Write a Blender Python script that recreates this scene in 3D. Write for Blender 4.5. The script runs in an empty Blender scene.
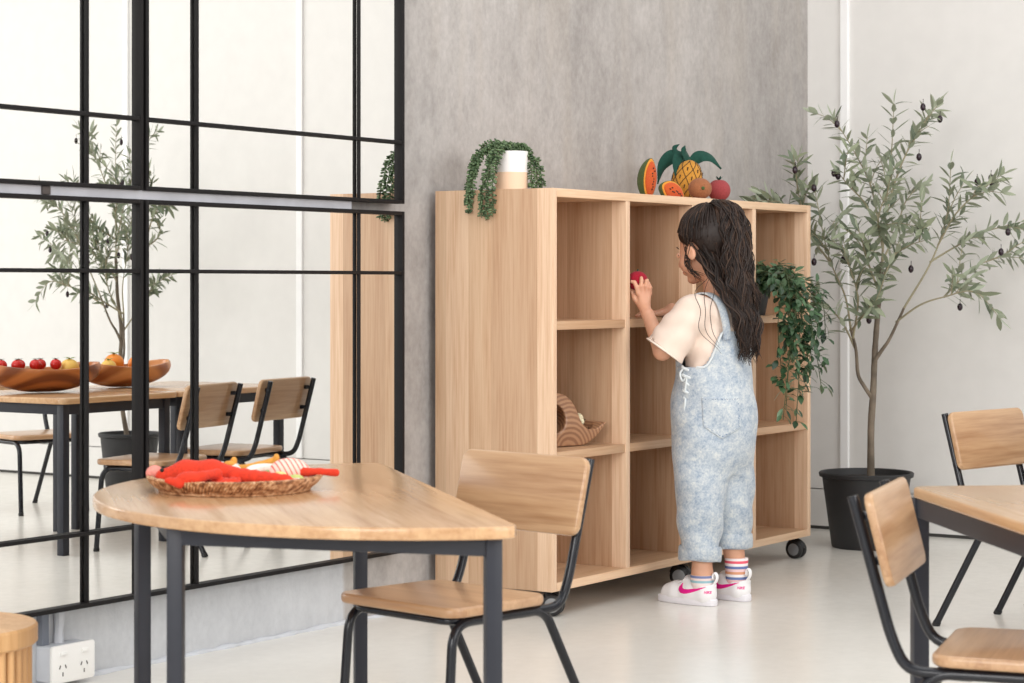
import bpy, bmesh, math, random
import numpy as np
from mathutils import Vector, Matrix, Euler, noise as mnoise

PI = math.pi
SC = bpy.context.scene
COL = SC.collection
F = 2150.0; HZ = 284.0; H = 0.93
NRM = math.hypot(1438, 2150)
UX, UY = 1438 / NRM, 2150 / NRM          # room X axis in (right, forward)
MY = 3.615                                # mirror plane
WY = 3.67                                 # concrete wall plane
WX = 7.44                                 # white wall plane

def P(px, py, d):
    """room point seen at that photo position at viewing depth d (metres)"""
    r = (px - 512) * d / F
    return Vector((UY * d + UX * r, UX * d - UY * r, H - (py - HZ) * d / F))

# ------------------------------------------------------------------ scene graph helpers
def link(o, parent=None):
    COL.objects.link(o)
    if parent is not None: o.parent = parent
    return o

def meta(o, label=None, cat=None, group=None, kind=None):
    if label: o['label'] = label
    if cat: o['category'] = cat
    if group: o['group'] = group
    if kind: o['kind'] = kind
    return o

def thing(name, label, cat, loc=(0, 0, 0), rz=0, group=None, parent=None):
    o = bpy.data.objects.new(name, None)
    o.empty_display_size = 0.05
    link(o)
    o.location = loc; o.rotation_euler = (0, 0, rz)
    return meta(o, label, cat, group)

def dup(root, loc, rz, label=None, group=None):
    def cp(o, parent):
        c = o.copy(); COL.objects.link(c)
        c.parent = parent
        for ch in [x for x in o.children]: cp(ch, c)
        return c
    r = cp(root, None)
    r.location = loc; r.rotation_euler = (0, 0, rz)
    if label: r['label'] = label
    if group: r['group'] = group
    return r

class G:
    """collects geometry for one mesh"""
    def __init__(s): s.v = []; s.f = []; s.m = []
    def add(s, vs, fs, mi=0):
        n = len(s.v)
        s.v.extend([tuple(p) for p in vs]); s.f.extend([tuple(i + n for i in q) for q in fs]); s.m.extend([mi] * len(fs))
        return s
    def bm(s, b, mi=0):
        b.verts.index_update()
        s.add([v.co.copy() for v in b.verts], [[v.index for v in f.verts] for f in b.faces], mi)
        b.free(); return s
    def box(s, x0, x1, y0, y1, z0, z1, bev=0.0, seg=2, mi=0):
        b = bmesh.new()
        bmesh.ops.create_cube(b, size=1)
        for v in b.verts:
            v.co = Vector(((x0 + x1) / 2 + v.co.x * (x1 - x0), (y0 + y1) / 2 + v.co.y * (y1 - y0), (z0 + z1) / 2 + v.co.z * (z1 - z0)))
        if bev: bmesh.ops.bevel(b, geom=b.edges[:], offset=bev, segments=seg, affect='EDGES', profile=0.6)
        return s.bm(b, mi)
    def outline(s, pts, z0, z1, bev=0.0, seg=3, M=None, mi=0):
        """prism of the closed outline pts (x,y) from z0 to z1, its rims bevelled"""
        b = bmesh.new()
        lo = [b.verts.new((x, y, z0)) for x, y in pts]; hi = [b.verts.new((x, y, z1)) for x, y in pts]
        b.faces.new(lo[::-1]); b.faces.new(hi)
        n = len(pts)
        for i in range(n): b.faces.new((lo[i], lo[(i + 1) % n], hi[(i + 1) % n], hi[i]))
        b.normal_update()
        if bev:
            ed = [e for e in b.edges if abs(e.verts[0].co.z - e.verts[1].co.z) < 1e-9]
            bmesh.ops.bevel(b, geom=ed, offset=bev, segments=seg, affect='EDGES', profile=0.5)
        if M is not None: bmesh.ops.transform(b, matrix=M, verts=b.verts)
        return s.bm(b, mi)
    def tube(s, pts, r, n=10, cap=True, mi=0, flat=1.0):
        pts = [Vector(p) for p in pts]
        rs = r if hasattr(r, '__len__') else [r] * len(pts)
        T = []
        for i in range(len(pts)):
            a = pts[max(i - 1, 0)]; c = pts[min(i + 1, len(pts) - 1)]
            t = (c - a)
            T.append(t.normalized() if t.length > 1e-9 else Vector((0, 0, 1)))
        up = Vector((0, 0, 1)) if abs(T[0].z) < 0.9 else Vector((1, 0, 0))
        nrm = (up - T[0] * up.dot(T[0])).normalized()
        vs = []
        for i, p in enumerate(pts):
            nrm = (nrm - T[i] * nrm.dot(T[i]))
            nrm = nrm.normalized() if nrm.length > 1e-9 else T[i].orthogonal().normalized()
            bn = T[i].cross(nrm)
            for k in range(n):
                a = 2 * PI * k / n
                vs.append(p + nrm * (math.cos(a) * rs[i]) + bn * (math.sin(a) * rs[i] * flat))
        fs = []
        for i in range(len(pts) - 1):
            for k in range(n):
                fs.append((i * n + k, i * n + (k + 1) % n, (i + 1) * n + (k + 1) % n, (i + 1) * n + k))
        if cap:
            fs.append(tuple(range(n - 1, -1, -1))); fs.append(tuple((len(pts) - 1) * n + k for k in range(n)))
        return s.add(vs, fs, mi)
    def lathe(s, prof, c=(0, 0, 0), n=32, mi=0, sx=1, sy=1):
        vs = []; fs = []
        for r, z in prof:
            for k in range(n):
                a = 2 * PI * k / n
                vs.append((c[0] + r * math.cos(a) * sx, c[1] + r * math.sin(a) * sy, c[2] + z))
        for i in range(len(prof) - 1):
            for k in range(n):
                fs.append((i * n + k, i * n + (k + 1) % n, (i + 1) * n + (k + 1) % n, (i + 1) * n + k))
        if prof[0][0] > 1e-6: fs.append(tuple(range(n - 1, -1, -1)))
        if prof[-1][0] > 1e-6: fs.append(tuple((len(prof) - 1) * n + k for k in range(n)))
        return s.add(vs, fs, mi)
    def ball(s, c, r, n=10, m=7, mi=0, R=None):
        r = r if hasattr(r, '__len__') else (r, r, r)
        vs = [Vector((0, 0, -1))]
        for i in range(1, m):
            ph = -PI / 2 + PI * i / m
            for k in range(n):
                a = 2 * PI * k / n
                vs.append(Vector((math.cos(ph) * math.cos(a), math.cos(ph) * math.sin(a), math.sin(ph))))
        vs.append(Vector((0, 0, 1)))
        fs = [(0, 1 + (k + 1) % n, 1 + k) for k in range(n)]
        for i in range(m - 2):
            for k in range(n):
                a = 1 + i * n + k; b = 1 + i * n + (k + 1) % n
                fs.append((a, b, b + n, a + n))
        t = len(vs) - 1
        fs += [(t, 1 + (m - 2) * n + k, 1 + (m - 2) * n + (k + 1) % n) for k in range(n)]
        out = []
        for v in vs:
            q = Vector((v.x * r[0], v.y * r[1], v.z * r[2]))
            if R is not None: q = R @ q
            out.append(q + Vector(c))
        return s.add(out, fs, mi)
    def build(s, name, mats, parent=None, smooth=40, loc=None, rz=None, M=None):
        me = bpy.data.meshes.new(name)
        me.from_pydata(s.v, [], s.f)
        mats = mats if isinstance(mats, (list, tuple)) else [mats]
        for m in mats: me.materials.append(m)
        if len(mats) > 1: me.polygons.foreach_set('material_index', s.m)
        if smooth is not None:
            me.polygons.foreach_set('use_smooth', [True] * len(me.polygons))
            if smooth < 179: me.set_sharp_from_angle(angle=math.radians(smooth))
        me.validate(); me.update()
        o = bpy.data.objects.new(name, me)
        link(o, parent)
        if M is not None: me.transform(M)
        if loc is not None: o.location = loc
        if rz is not None: o.rotation_euler = (0, 0, rz)
        return o

def fillet(pts, rad, n=6):
    pts = [Vector(p) for p in pts]
    out = [pts[0]]
    for i in range(1, len(pts) - 1):
        a, b, c = pts[i - 1], pts[i], pts[i + 1]
        r = rad[i - 1] if hasattr(rad, '__len__') else rad
        d1 = (a - b); d2 = (c - b)
        l = min(r, d1.length * .49, d2.length * .49)
        p0 = b + d1.normalized() * l; p1 = b + d2.normalized() * l
        for k in range(n + 1):
            t = k / n
            out.append(p0 * (1 - t) ** 2 + b * 2 * t * (1 - t) + p1 * t ** 2)
    out.append(pts[-1])
    return out

def spline(pts, n=6):
    pts = [Vector(p) for p in pts]
    q = [pts[0] * 2 - pts[1]] + pts + [pts[-1] * 2 - pts[-2]]
    out = []
    for i in range(1, len(q) - 2):
        for k in range(n):
            t = k / n
            a, b, c, d = q[i - 1], q[i], q[i + 1], q[i + 2]
            out.append(0.5 * ((2 * b) + (c - a) * t + (2 * a - 5 * b + 4 * c - d) * t * t + (3 * b - a - 3 * c + d) * t ** 3))
    out.append(pts[-1])
    return out

def rrect(w, h, r, n=6, cx=0, cy=0):
    out = []
    for sx, sy, a0 in ((1, 1, 0), (-1, 1, 90), (-1, -1, 180), (1, -1, 270)):
        for k in range(n + 1):
            a = math.radians(a0 + 90 * k / n)
            out.append((cx + sx * (w / 2 - r) + r * math.cos(a), cy + sy * (h / 2 - r) + r * math.sin(a)))
    return out

# ------------------------------------------------------------------ signed-distance modelling
class SDF:
    def __init__(s, lo, hi, h):
        s.lo = np.array(lo, float); s.h = h
        s.n = np.ceil((np.array(hi) - s.lo) / h).astype(int) + 1
        s.f = np.full(s.n, 1.0, np.float32)
    def sub(s, lo, hi):
        a = np.clip(np.floor((np.array(lo) - s.lo) / s.h).astype(int), 0, s.n)
        b = np.clip(np.ceil((np.array(hi) - s.lo) / s.h).astype(int) + 1, 0, s.n)
        sl = tuple(slice(a[i], b[i]) for i in range(3))
        ax = [s.lo[i] + s.h * np.arange(a[i], b[i]) for i in range(3)]
        return sl, ax[0][:, None, None], ax[1][None, :, None], ax[2][None, None, :]
    def merge(s, sl, d, k, mode):
        f = s.f[sl]
        if mode == 'add':
            if k > 0:
                h = np.clip(0.5 + 0.5 * (f - d) / k, 0, 1); s.f[sl] = f * (1 - h) + d * h - k * h * (1 - h)
            else: s.f[sl] = np.minimum(f, d)
        else:
            d = -d
            if k > 0:
                h = np.clip(0.5 - 0.5 * (f - d) / k, 0, 1); s.f[sl] = f * (1 - h) + d * h + k * h * (1 - h)
            else: s.f[sl] = np.maximum(f, d)
    def cone(s, a, b, ra, rb, k=0.01, mode='add'):
        a = np.array(a, float); b = np.array(b, float); m = max(ra, rb) + k + 3 * s.h
        sl, X, Y, Z = s.sub(np.minimum(a, b) - m, np.maximum(a, b) + m)
        ab = b - a; L = max(ab @ ab, 1e-12)
        t = np.clip(((X - a[0]) * ab[0] + (Y - a[1]) * ab[1] + (Z - a[2]) * ab[2]) / L, 0, 1)
        d = np.sqrt((X - a[0] - t * ab[0]) ** 2 + (Y - a[1] - t * ab[1]) ** 2 + (Z - a[2] - t * ab[2]) ** 2) - (ra + (rb - ra) * t)
        s.merge(sl, d, k, mode); return s
    def chain(s, pts, rs, k=0.01, k0=None):
        for i in range(len(pts) - 1): s.cone(pts[i], pts[i + 1], rs[i], rs[i + 1], k if i or k0 is None else k0)
        return s
    def ell(s, c, r, k=0.01, R=None, mode='add'):
        c = np.array(c, float); r = np.array(r if hasattr(r, '__len__') else (r, r, r), float); m = r.max() + k + 3 * s.h
        sl, X, Y, Z = s.sub(c - m, c + m)
        X = X - c[0]; Y = Y - c[1]; Z = Z - c[2]
        if R is not None:
            q = np.array(R.transposed())
            X, Y, Z = (q[0][0] * X + q[0][1] * Y + q[0][2] * Z, q[1][0] * X + q[1][1] * Y + q[1][2] * Z, q[2][0] * X + q[2][1] * Y + q[2][2] * Z)
        k0 = np.sqrt((X / r[0]) ** 2 + (Y / r[1]) ** 2 + (Z / r[2]) ** 2)
        k1 = np.sqrt((X / r[0] ** 2) ** 2 + (Y / r[1] ** 2) ** 2 + (Z / r[2] ** 2) ** 2) + 1e-9
        s.merge(sl, k0 * (k0 - 1) / k1, k, mode); return s
    def cut(s, fn, k=0.0):
        """keep only where fn(X,Y,Z) < 0"""
        sl, X, Y, Z = s.sub(s.lo, s.lo + s.h * (s.n + 1))
        d = -(fn(X, Y, Z) + 0 * s.f)
        s.merge(sl, d, k, 'sub'); return s
    def warp(s, fn):
        sl, X, Y, Z = s.sub(s.lo, s.lo + s.h * (s.n + 1))
        s.f += fn(X, Y, Z).astype(np.float32); return s
    def geo(s):
        f = s.f.copy()
        f[0] = f[-1] = 1; f[:, 0] = f[:, -1] = 1; f[:, :, 0] = f[:, :, -1] = 1
        f = np.where(np.abs(f) < 1e-7, 1e-7, f)
        S = f < 0
        nx, ny, nz = f.shape
        c = lambda A, i, j, k: A[i:nx - 1 + i, j:ny - 1 + j, k:nz - 1 + k]
        cnt = sum(c(S, i, j, k).astype(np.int8) for i in (0, 1) for j in (0, 1) for k in (0, 1))
        m = (cnt > 0) & (cnt < 8)
        ii, jj, kk = np.nonzero(m)
        idx = np.full(m.shape, -1, np.int64); idx[ii, jj, kk] = np.arange(len(ii))
        acc = np.zeros((len(ii), 3)); w = np.zeros(len(ii))
        base = np.stack([ii, jj, kk], 1)
        for ax in range(3):
            o1, o2 = [q for q in range(3) if q != ax]
            for a in (0, 1):
                for b in (0, 1):
                    off = np.zeros(3, int); off[o1] = a; off[o2] = b
                    e = np.zeros(3, int); e[ax] = 1
                    p = base + off; q = p + e
                    fa = f[p[:, 0], p[:, 1], p[:, 2]]; fb = f[q[:, 0], q[:, 1], q[:, 2]]
                    hit = (fa < 0) != (fb < 0)
                    t = np.where(hit, fa / (fa - fb + 1e-20), 0)
                    pos = off[None, :] + t[:, None] * e[None, :]
                    acc[hit] += pos[hit]; w[hit] += 1
        V = (base + acc / w[:, None]) * s.h + s.lo
        Q = []
        for ax in range(3):
            o1, o2 = [(1, 2), (2, 0), (0, 1)][ax]
            A = np.moveaxis(S, (ax, o1, o2), (0, 1, 2))
            I = np.moveaxis(idx, (ax, o1, o2), (0, 1, 2))
            d = A[:-1, 1:-1, 1:-1] != A[1:, 1:-1, 1:-1]
            x, y, z = np.nonzero(d)
            q = np.stack([I[x, y, z], I[x, y + 1, z], I[x, y + 1, z + 1], I[x, y, z + 1]], 1)
            ins = A[:-1, 1:-1, 1:-1][x, y, z]
            q[~ins] = q[~ins][:, ::-1]
            Q.append(q)
        return V, np.concatenate(Q)
    def build(s, name, mat, parent=None, colour=None):
        V, Q = s.geo()
        me = bpy.data.meshes.new(name)
        me.from_pydata(V.tolist(), [], Q.tolist())
        me.materials.append(mat)
        me.polygons.foreach_set('use_smooth', [True] * len(me.polygons))
        if colour is not None:
            ca = me.color_attributes.new('tint', 'FLOAT_COLOR', 'POINT')
            ca.data.foreach_set('color', colour(V).astype(np.float32).ravel())
        me.update()
        return link(bpy.data.objects.new(name, me), parent)

# ------------------------------------------------------------------ materials
def srgb(r, g, b):
    f = lambda c: c / 12.92 if c <= .04045 else ((c + .055) / 1.055) ** 2.4
    return (f(r / 255), f(g / 255), f(b / 255), 1)

class N:
    def __init__(s, name):
        s.mat = bpy.data.materials.new(name); s.mat.use_nodes = True
        s.t = s.mat.node_tree; s.b = s.t.nodes['Principled BSDF']
    def n(s, typ, **kw):
        x = s.t.nodes.new(typ)
        for k, v in kw.items():
            if k.startswith('_'): setattr(x, k[1:], v)
            else: x.inputs[k.replace('__', ' ')].default_value = v
        return x
    def l(s, a, b): s.t.links.new(a, b)
    def obj(s, scale=(1, 1, 1), rot=(0, 0, 0)):
        tc = s.n('ShaderNodeTexCoord'); mp = s.n('ShaderNodeMapping')
        mp.inputs['Scale'].default_value = scale; mp.inputs['Rotation'].default_value = rot
        s.l(tc.outputs['Object'], mp.inputs['Vector']); return mp.outputs['Vector']
    def noise(s, vec, scale=5, detail=3, rough=.5):
        x = s.n('ShaderNodeTexNoise', Scale=scale, Detail=detail, Roughness=rough); s.l(vec, x.inputs['Vector']); return x.outputs['Fac']
    def ramp(s, fac, stops):
        x = s.n('ShaderNodeValToRGB'); e = x.color_ramp.elements
        while len(e) < len(stops): e.new(.5)
        for i, (p, c) in enumerate(stops): e[i].position = p; e[i].color = c
        s.l(fac, x.inputs['Fac']); return x.outputs['Color']
    def mix(s, fac, a, b, typ='MIX'):
        x = s.n('ShaderNodeMix'); x.data_type = 'RGBA'; x.blend_type = typ
        for sock, v in ((x.inputs[0], fac), (x.inputs[6], a), (x.inputs[7], b)):
            if hasattr(v, 'is_linked'): s.l(v, sock)
            else: sock.default_value = v
        return x.outputs[2]
    def math(s, op, a, b=0.0):
        x = s.n('ShaderNodeMath'); x.operation = op
        for sock, v in ((x.inputs[0], a), (x.inputs[1], b)):
            if hasattr(v, 'is_linked'): s.l(v, sock)
            else: sock.default_value = v
        return x.outputs[0]
    def bump(s, fac, strength=.2, dist=.002):
        x = s.n('ShaderNodeBump', Strength=strength, Distance=dist); s.l(fac, x.inputs['Height']); s.l(x.outputs['Normal'], s.b.inputs['Normal'])
    def set(s, **kw):
        for k, v in kw.items():
            sock = s.b.inputs[k.replace('__', ' ')]
            if hasattr(v, 'is_linked'): s.l(v, sock)
            else: sock.default_value = v
        return s

def plain(name, col, rough=.5, metal=0, bump=None, spec=.5, sheen=0, vary=0.06):
    s = N(name)
    v = s.obj()
    nz = s.noise(v, 14, 3)
    dk = tuple(c * (1 - vary * 1.5) for c in col[:3]) + (1,); lt = tuple(min(1, c * (1 + vary)) for c in col[:3]) + (1,)
    s.set(Base__Color=s.ramp(nz, [(.3, dk), (.7, lt)]), Roughness=rough, Metallic=metal)
    s.b.inputs['Specular IOR Level'].default_value = spec
    if sheen: s.set(Sheen__Weight=sheen)
    if bump: s.bump(s.noise(s.obj(), bump[0], 4, .6), bump[1], bump[2])
    return s.mat

def wood(name, grain='Z', plank='X', pw=.06, lt=(226, 194, 155), dk=(196, 155, 112), tone=.5, rough=.42, off=0.0, fine=1.0, coat=0.0):
    """laminated ash: strips pw wide across the plank axis, grain along the grain axis"""
    s = N(name)
    ax = 'XYZ'
    tc = s.n('ShaderNodeTexCoord'); sep = s.n('ShaderNodeSeparateXYZ'); s.l(tc.outputs['Object'], sep.inputs[0])
    pl = s.math('FLOOR', s.math('ADD', s.math('DIVIDE', sep.outputs[ax.index(plank)], pw), 50.37 + off))
    wn = s.n('ShaderNodeTexWhiteNoise'); wn.noise_dimensions = '1D'; s.l(pl, wn.inputs['W'])
    cmb = s.n('ShaderNodeCombineXYZ'); s.l(s.math('MULTIPLY', wn.outputs['Value'], 37.0), cmb.inputs[ax.index(grain)])
    add = s.n('ShaderNodeVectorMath'); add.operation = 'ADD'; s.l(tc.outputs['Object'], add.inputs[0]); s.l(cmb.outputs[0], add.inputs[1])
    sc = [1, 1, 1]
    for i in range(3): sc[i] = 5.0 if ax[i] == grain else 150.0 * fine
    mp = s.n('ShaderNodeMapping'); mp.inputs['Scale'].default_value = sc; s.l(add.outputs[0], mp.inputs['Vector'])
    g1 = s.noise(mp.outputs[0], 1.0, 3, .6)
    sc2 = [1.3 if ax[i] == grain else 26.0 * fine for i in range(3)]
    mp2 = s.n('ShaderNodeMapping'); mp2.inputs['Scale'].default_value = sc2; s.l(add.outputs[0], mp2.inputs['Vector'])
    g2 = s.noise(mp2.outputs[0], 1.0, 2, .5)
    mixg = s.math('ADD', s.math('MULTIPLY', g1, .55), s.math('MULTIPLY', g2, .45))
    base = s.ramp(mixg, [(.34, srgb(*dk)), (.5, srgb(*[(a * .6 + b * .4) for a, b in zip(lt, dk)])), (.68, srgb(*lt))])
    tn = s.ramp(wn.outputs['Value'], [(0, srgb(*[255 - 70 * tone, 255 - 88 * tone, 255 - 104 * tone])[:3] + (1,)), (.5, srgb(255 - 22 * tone, 255 - 26 * tone, 255 - 34 * tone)), (1, (1, 1, 1, 1))])
    col = s.mix(1.0, base, tn, 'MULTIPLY')
    s.set(Base__Color=col, Roughness=rough)
    if coat: s.set(Coat__Weight=coat, Coat__Roughness=.18)
    s.bump(g1, .12, .0006)
    return s.mat

M = {}
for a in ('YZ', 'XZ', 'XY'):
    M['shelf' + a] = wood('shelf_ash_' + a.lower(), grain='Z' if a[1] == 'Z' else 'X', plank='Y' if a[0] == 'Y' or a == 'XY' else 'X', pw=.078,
                          lt={'YZ': (240, 210, 181), 'XZ': (222, 179, 143), 'XY': (240, 209, 178)}[a], dk={'YZ': (213, 173, 140), 'XZ': (186, 139, 104), 'XY': (216, 176, 140)}[a], tone=.78, off={'YZ': .0, 'XZ': .3, 'XY': .6}[a])  # XZ, the back panel, is darker: shade inside the cubbies put into its colour
M['top'] = wood('table_ash', grain='X', plank='Y', pw=.09, lt=(219, 180, 138), dk=(185, 141, 99), tone=.22, rough=.22, fine=.6, coat=.3)
M['chairwood'] = wood('chair_ash', grain='X', plank='Z', pw=.052, lt=(211, 175, 137), dk=(172, 130, 93), tone=.32, rough=.32, fine=.6, coat=.2)
M['seatwood'] = wood('chair_seat_ash', grain='X', plank='Y', pw=.07, lt=(213, 174, 136), dk=(178, 134, 97), tone=.3, rough=.28, fine=.6, coat=.25)
M['stool'] = wood('stool_pine', grain='Z', plank='X', pw=.04, lt=(233, 190, 138), dk=(205, 150, 95), tone=.35, fine=.5)
M['darkmetal'] = plain('powder_coated_steel', srgb(46, 48, 56), .4, .05, spec=.35)
M['gunmetal'] = plain('dark_tube_steel', srgb(26, 28, 35), .24, .1, spec=.5)
M['blackmetal'] = plain('mirror_frame_metal', srgb(24, 22, 23), .55, 0, spec=.2)
M['chrome'] = plain('bolt_steel', srgb(190, 190, 190), .25, 1)
M['rubber'] = plain('black_rubber', srgb(28, 28, 30), .5)
M['hubgrey'] = plain('caster_grey', srgb(150, 152, 155), .35, .3)
M['potblack'] = plain('matte_black_pot', srgb(40, 40, 42), .55, bump=(60, .15, .001))
M['soil'] = plain('dark_soil', srgb(45, 38, 32), .95, bump=(120, .8, .006), vary=.3)
M['bark'] = plain('olive_bark', srgb(120, 108, 94), .85, bump=(70, .7, .004), vary=.3)
M['olive'] = plain('ripe_olive', srgb(42, 26, 36), .25)
M['white_plastic'] = plain('socket_white', srgb(240, 239, 236), .3, vary=.01)
M['slot'] = plain('socket_slot', srgb(95, 90, 88), .6)
M['pipewhite'] = plain('painted_conduit', srgb(205, 208, 214), .6, bump=(40, .4, .003))
M['pipegrey'] = plain('grey_channel', srgb(118, 124, 136), .6)
M['rail'] = plain('mirror_rail_grey', srgb(190, 191, 198), .5)
M['caulk'] = plain('mirror_clip', srgb(74, 66, 64), .5)

def leafmat(name, c1, c2, rough=.45, back=None):
    s = N(name)
    oi = s.n('ShaderNodeNewGeometry')
    col = s.ramp(oi.outputs['Random Per Island'], [(0, srgb(*c1)), (1, srgb(*c2))])
    if back:
        col = s.mix(oi.outputs['Backfacing'], col, srgb(*back))
    s.set(Base__Color=col, Roughness=rough)
    s.b.inputs['Specular IOR Level'].default_value = .4
    return s.mat
M['oliveleaf'] = leafmat('olive_leaves', (94, 106, 86), (142, 149, 122), .5, (164, 172, 150))
M['ivyleaf'] = leafmat('trailing_leaves', (26, 50, 32), (84, 116, 80), .3, (120, 150, 118))
M['pearl'] = leafmat('succulent_beads', (44, 66, 40), (108, 130, 92), .4)
M['stemgreen'] = plain('green_stem', srgb(78, 92, 60), .6)
M['twig'] = plain('olive_twig', srgb(158, 150, 124), .7)

def felt(name, rgb, scale=260, st=.5, vary=.1, two=None, pscale=9):
    s = N(name)
    v = s.obj()
    nz = s.noise(v, scale, 2, .6)
    c = srgb(*rgb)
    dk = tuple(x * (1 - vary * 2.2) for x in c[:3]) + (1,)
    col = s.ramp(nz, [(.3, dk), (.65, c)])
    if two: col = s.mix(s.ramp(s.noise(v, pscale, 2), [(.42, (0, 0, 0, 1)), (.58, (1, 1, 1, 1))]), col, srgb(*two))
    s.set(Base__Color=col, Roughness=.95, Sheen__Weight=.06)
    s.bump(nz, st, .0015)
    return s.mat
M['denim_pale'] = None

def denim():
    s = N('acid_wash_denim'); v = s.obj()
    a = s.noise(v, 38, 4, .7); b = s.noise(v, 170, 3, .7)
    m = s.math('ADD', s.math('MULTIPLY', a, .55), s.math('MULTIPLY', b, .45))
    col = s.ramp(m, [(.38, srgb(144, 158, 176)), (.49, srgb(174, 184, 194)), (.62, srgb(206, 209, 208))])
    s.set(Base__Color=col, Roughness=.9, Sheen__Weight=.15)
    s.bump(b, .35, .0012)
    return s.mat
M['denim'] = denim()
M['denimdark'] = plain('denim_stitch', srgb(84, 108, 144), .9)
M['denimlight'] = plain('denim_light_edge', srgb(214, 220, 222), .9, bump=(150, .4, .001))
M['cotton'] = plain('cream_cotton', srgb(232, 211, 196), .9, bump=(220, .25, .0008), vary=.03, sheen=.1)
M['cottontrim'] = plain('cream_trim', srgb(238, 222, 208), .9, vary=.02)

def skin():
    s = N('skin'); v = s.obj()
    nz = s.noise(v, 18, 3)
    s.set(Base__Color=s.ramp(nz, [(.3, srgb(205, 150, 122)), (.7, srgb(222, 170, 140))]), Roughness=.5)
    s.b.inputs['Subsurface Weight'].default_value = .12
    s.b.inputs['Subsurface Radius'].default_value = (.01, .004, .002)
    return s.mat
M['skin'] = skin()
M['lip'] = plain('lips', srgb(188, 105, 98), .45)
M['eyewhite'] = plain('eye_white', srgb(235, 230, 225), .2)
M['dark'] = plain('dark_brown', srgb(34, 22, 18), .5)

def hairmat():
    s = N('brown_hair'); v = s.obj((1, 1, .25))
    gi = s.n('ShaderNodeNewGeometry')
    col = s.ramp(gi.outputs['Random Per Island'], [(0, srgb(26, 18, 15)), (.7, srgb(46, 32, 26)), (1, srgb(78, 56, 42))])
    s.set(Base__Color=col, Roughness=.45)
    s.b.inputs['Specular IOR Level'].default_value = .35
    s.bump(s.noise(v, 180, 2), .5, .002)
    return s.mat
M['hair'] = hairmat()
M['shoe'] = plain('white_leather', srgb(244, 242, 243), .35, vary=.015)
M['sole'] = plain('white_rubber', srgb(234, 231, 236), .5, vary=.02)
M['pink'] = plain('hot_pink', srgb(233, 20, 140), .35, vary=.02)

def stripes(name, cols, axis=2, lo=0, hi=1, rough=.85):
    s = N(name); tc = s.n('ShaderNodeTexCoord'); sep = s.n('ShaderNodeSeparateXYZ'); s.l(tc.outputs['Object'], sep.inputs[0])
    f = s.math('DIVIDE', s.math('SUBTRACT', sep.outputs[axis], lo), hi - lo)
    x = s.n('ShaderNodeValToRGB'); x.color_ramp.interpolation = 'CONSTANT'; e = x.color_ramp.elements
    while len(e) < len(cols): e.new(.5)
    for i, c in enumerate(cols): e[i].position = i / len(cols); e[i].color = srgb(*c)
    s.l(f, x.inputs['Fac']); s.set(Base__Color=x.outputs['Color'], Roughness=rough)
    s.bump(s.noise(s.obj(), 300, 2), .4, .001)
    return s.mat
M['sock_right'] = stripes('striped_sock', [(240, 200, 200), (108, 128, 178), (246, 238, 236), (224, 160, 124), (240, 205, 206), (108, 124, 176), (247, 238, 238), (236, 96, 116), (246, 235, 235)], 2, .055, .126)
M['sock_left'] = stripes('blue_sock', [(240, 225, 222), (150, 190, 200), (236, 214, 210), (120, 130, 170), (238, 222, 214), (150, 200, 212), (150, 200, 212)], 2, .06, .108)

# room surfaces -----------------------------------------------------
def concrete():
    s = N('trowelled_concrete'); tc = s.n('ShaderNodeTexCoord')
    def nz(sc, scale, det, r=.6):
        mp = s.n('ShaderNodeMapping'); mp.inputs['Scale'].default_value = sc; s.l(tc.outputs['Object'], mp.inputs['Vector']); return s.noise(mp.outputs[0], scale, det, r)
    big = nz((1, 1, .45), 1.6, 4, .6); mid = nz((1.6, 1, .8), 9, 5, .7); fine = nz((1.2, 1, 1), 48, 4, .6)
    m = s.math('ADD', s.math('MULTIPLY', big, .42), s.math('ADD', s.math('MULTIPLY', mid, .36), s.math('MULTIPLY', fine, .22)))
    col = s.ramp(m, [(.36, srgb(146, 141, 138)), (.5, srgb(169, 164, 161)), (.64, srgb(190, 185, 182))])
    warm = s.ramp(nz((2.4, 1, .3), 2.2, 3), [(.5, (0, 0, 0, 1)), (.7, (.3, .3, .3, 1))])
    col = s.mix(warm, col, srgb(182, 170, 156))
    # lower band under the mirrors is skimmed and paler, cooler
    sep = s.n('ShaderNodeSeparateXYZ'); s.l(tc.outputs['Object'], sep.inputs[0])
    bx = s.ramp(s.math('ADD', sep.outputs[0], s.math('MULTIPLY', mid, .04)), [(.0, (1, 1, 1, 1)), (1.0, (1, 1, 1, 1))])
    mr = s.n('ShaderNodeMapRange'); s.l(s.math('ADD', sep.outputs[0], s.math('MULTIPLY', mid, .05)), mr.inputs[0]); mr.inputs[1].default_value = 4.67; mr.inputs[2].default_value = 4.655; mr.inputs[3].default_value = 0; mr.inputs[4].default_value = 1
    col = s.mix(mr.outputs[0], col, s.ramp(m, [(.36, srgb(184, 186, 190)), (.64, srgb(206, 208, 211))]))
    s.set(Base__Color=col, Roughness=.75)
    s.bump(s.math('ADD', s.math('MULTIPLY', mid, .5), fine), .55, .004)
    return s.mat
def floormat():
    s = N('pale_epoxy_floor'); v = s.obj()
    nz = s.noise(v, 1.1, 4, .6); f = s.noise(v, 24, 4, .7)
    s.set(Base__Color=s.ramp(nz, [(.3, srgb(228, 224, 216)), (.7, srgb(238, 235, 228))]), Roughness=s.math('ADD', s.math('MULTIPLY', f, .14), .16))
    s.b.inputs['Specular IOR Level'].default_value = .45
    s.bump(f, .02, .001)
    return s.mat
M['floor'] = floormat()
M['concrete'] = concrete()
M['white'] = plain('white_panel_paint', srgb(226, 224, 221), .55, vary=.015)
M['whitetrim'] = plain('white_joint_strip', srgb(246, 246, 246), .35, vary=.01)
M['gap'] = plain('shadow_gap', srgb(60, 58, 56), .8)
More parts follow.
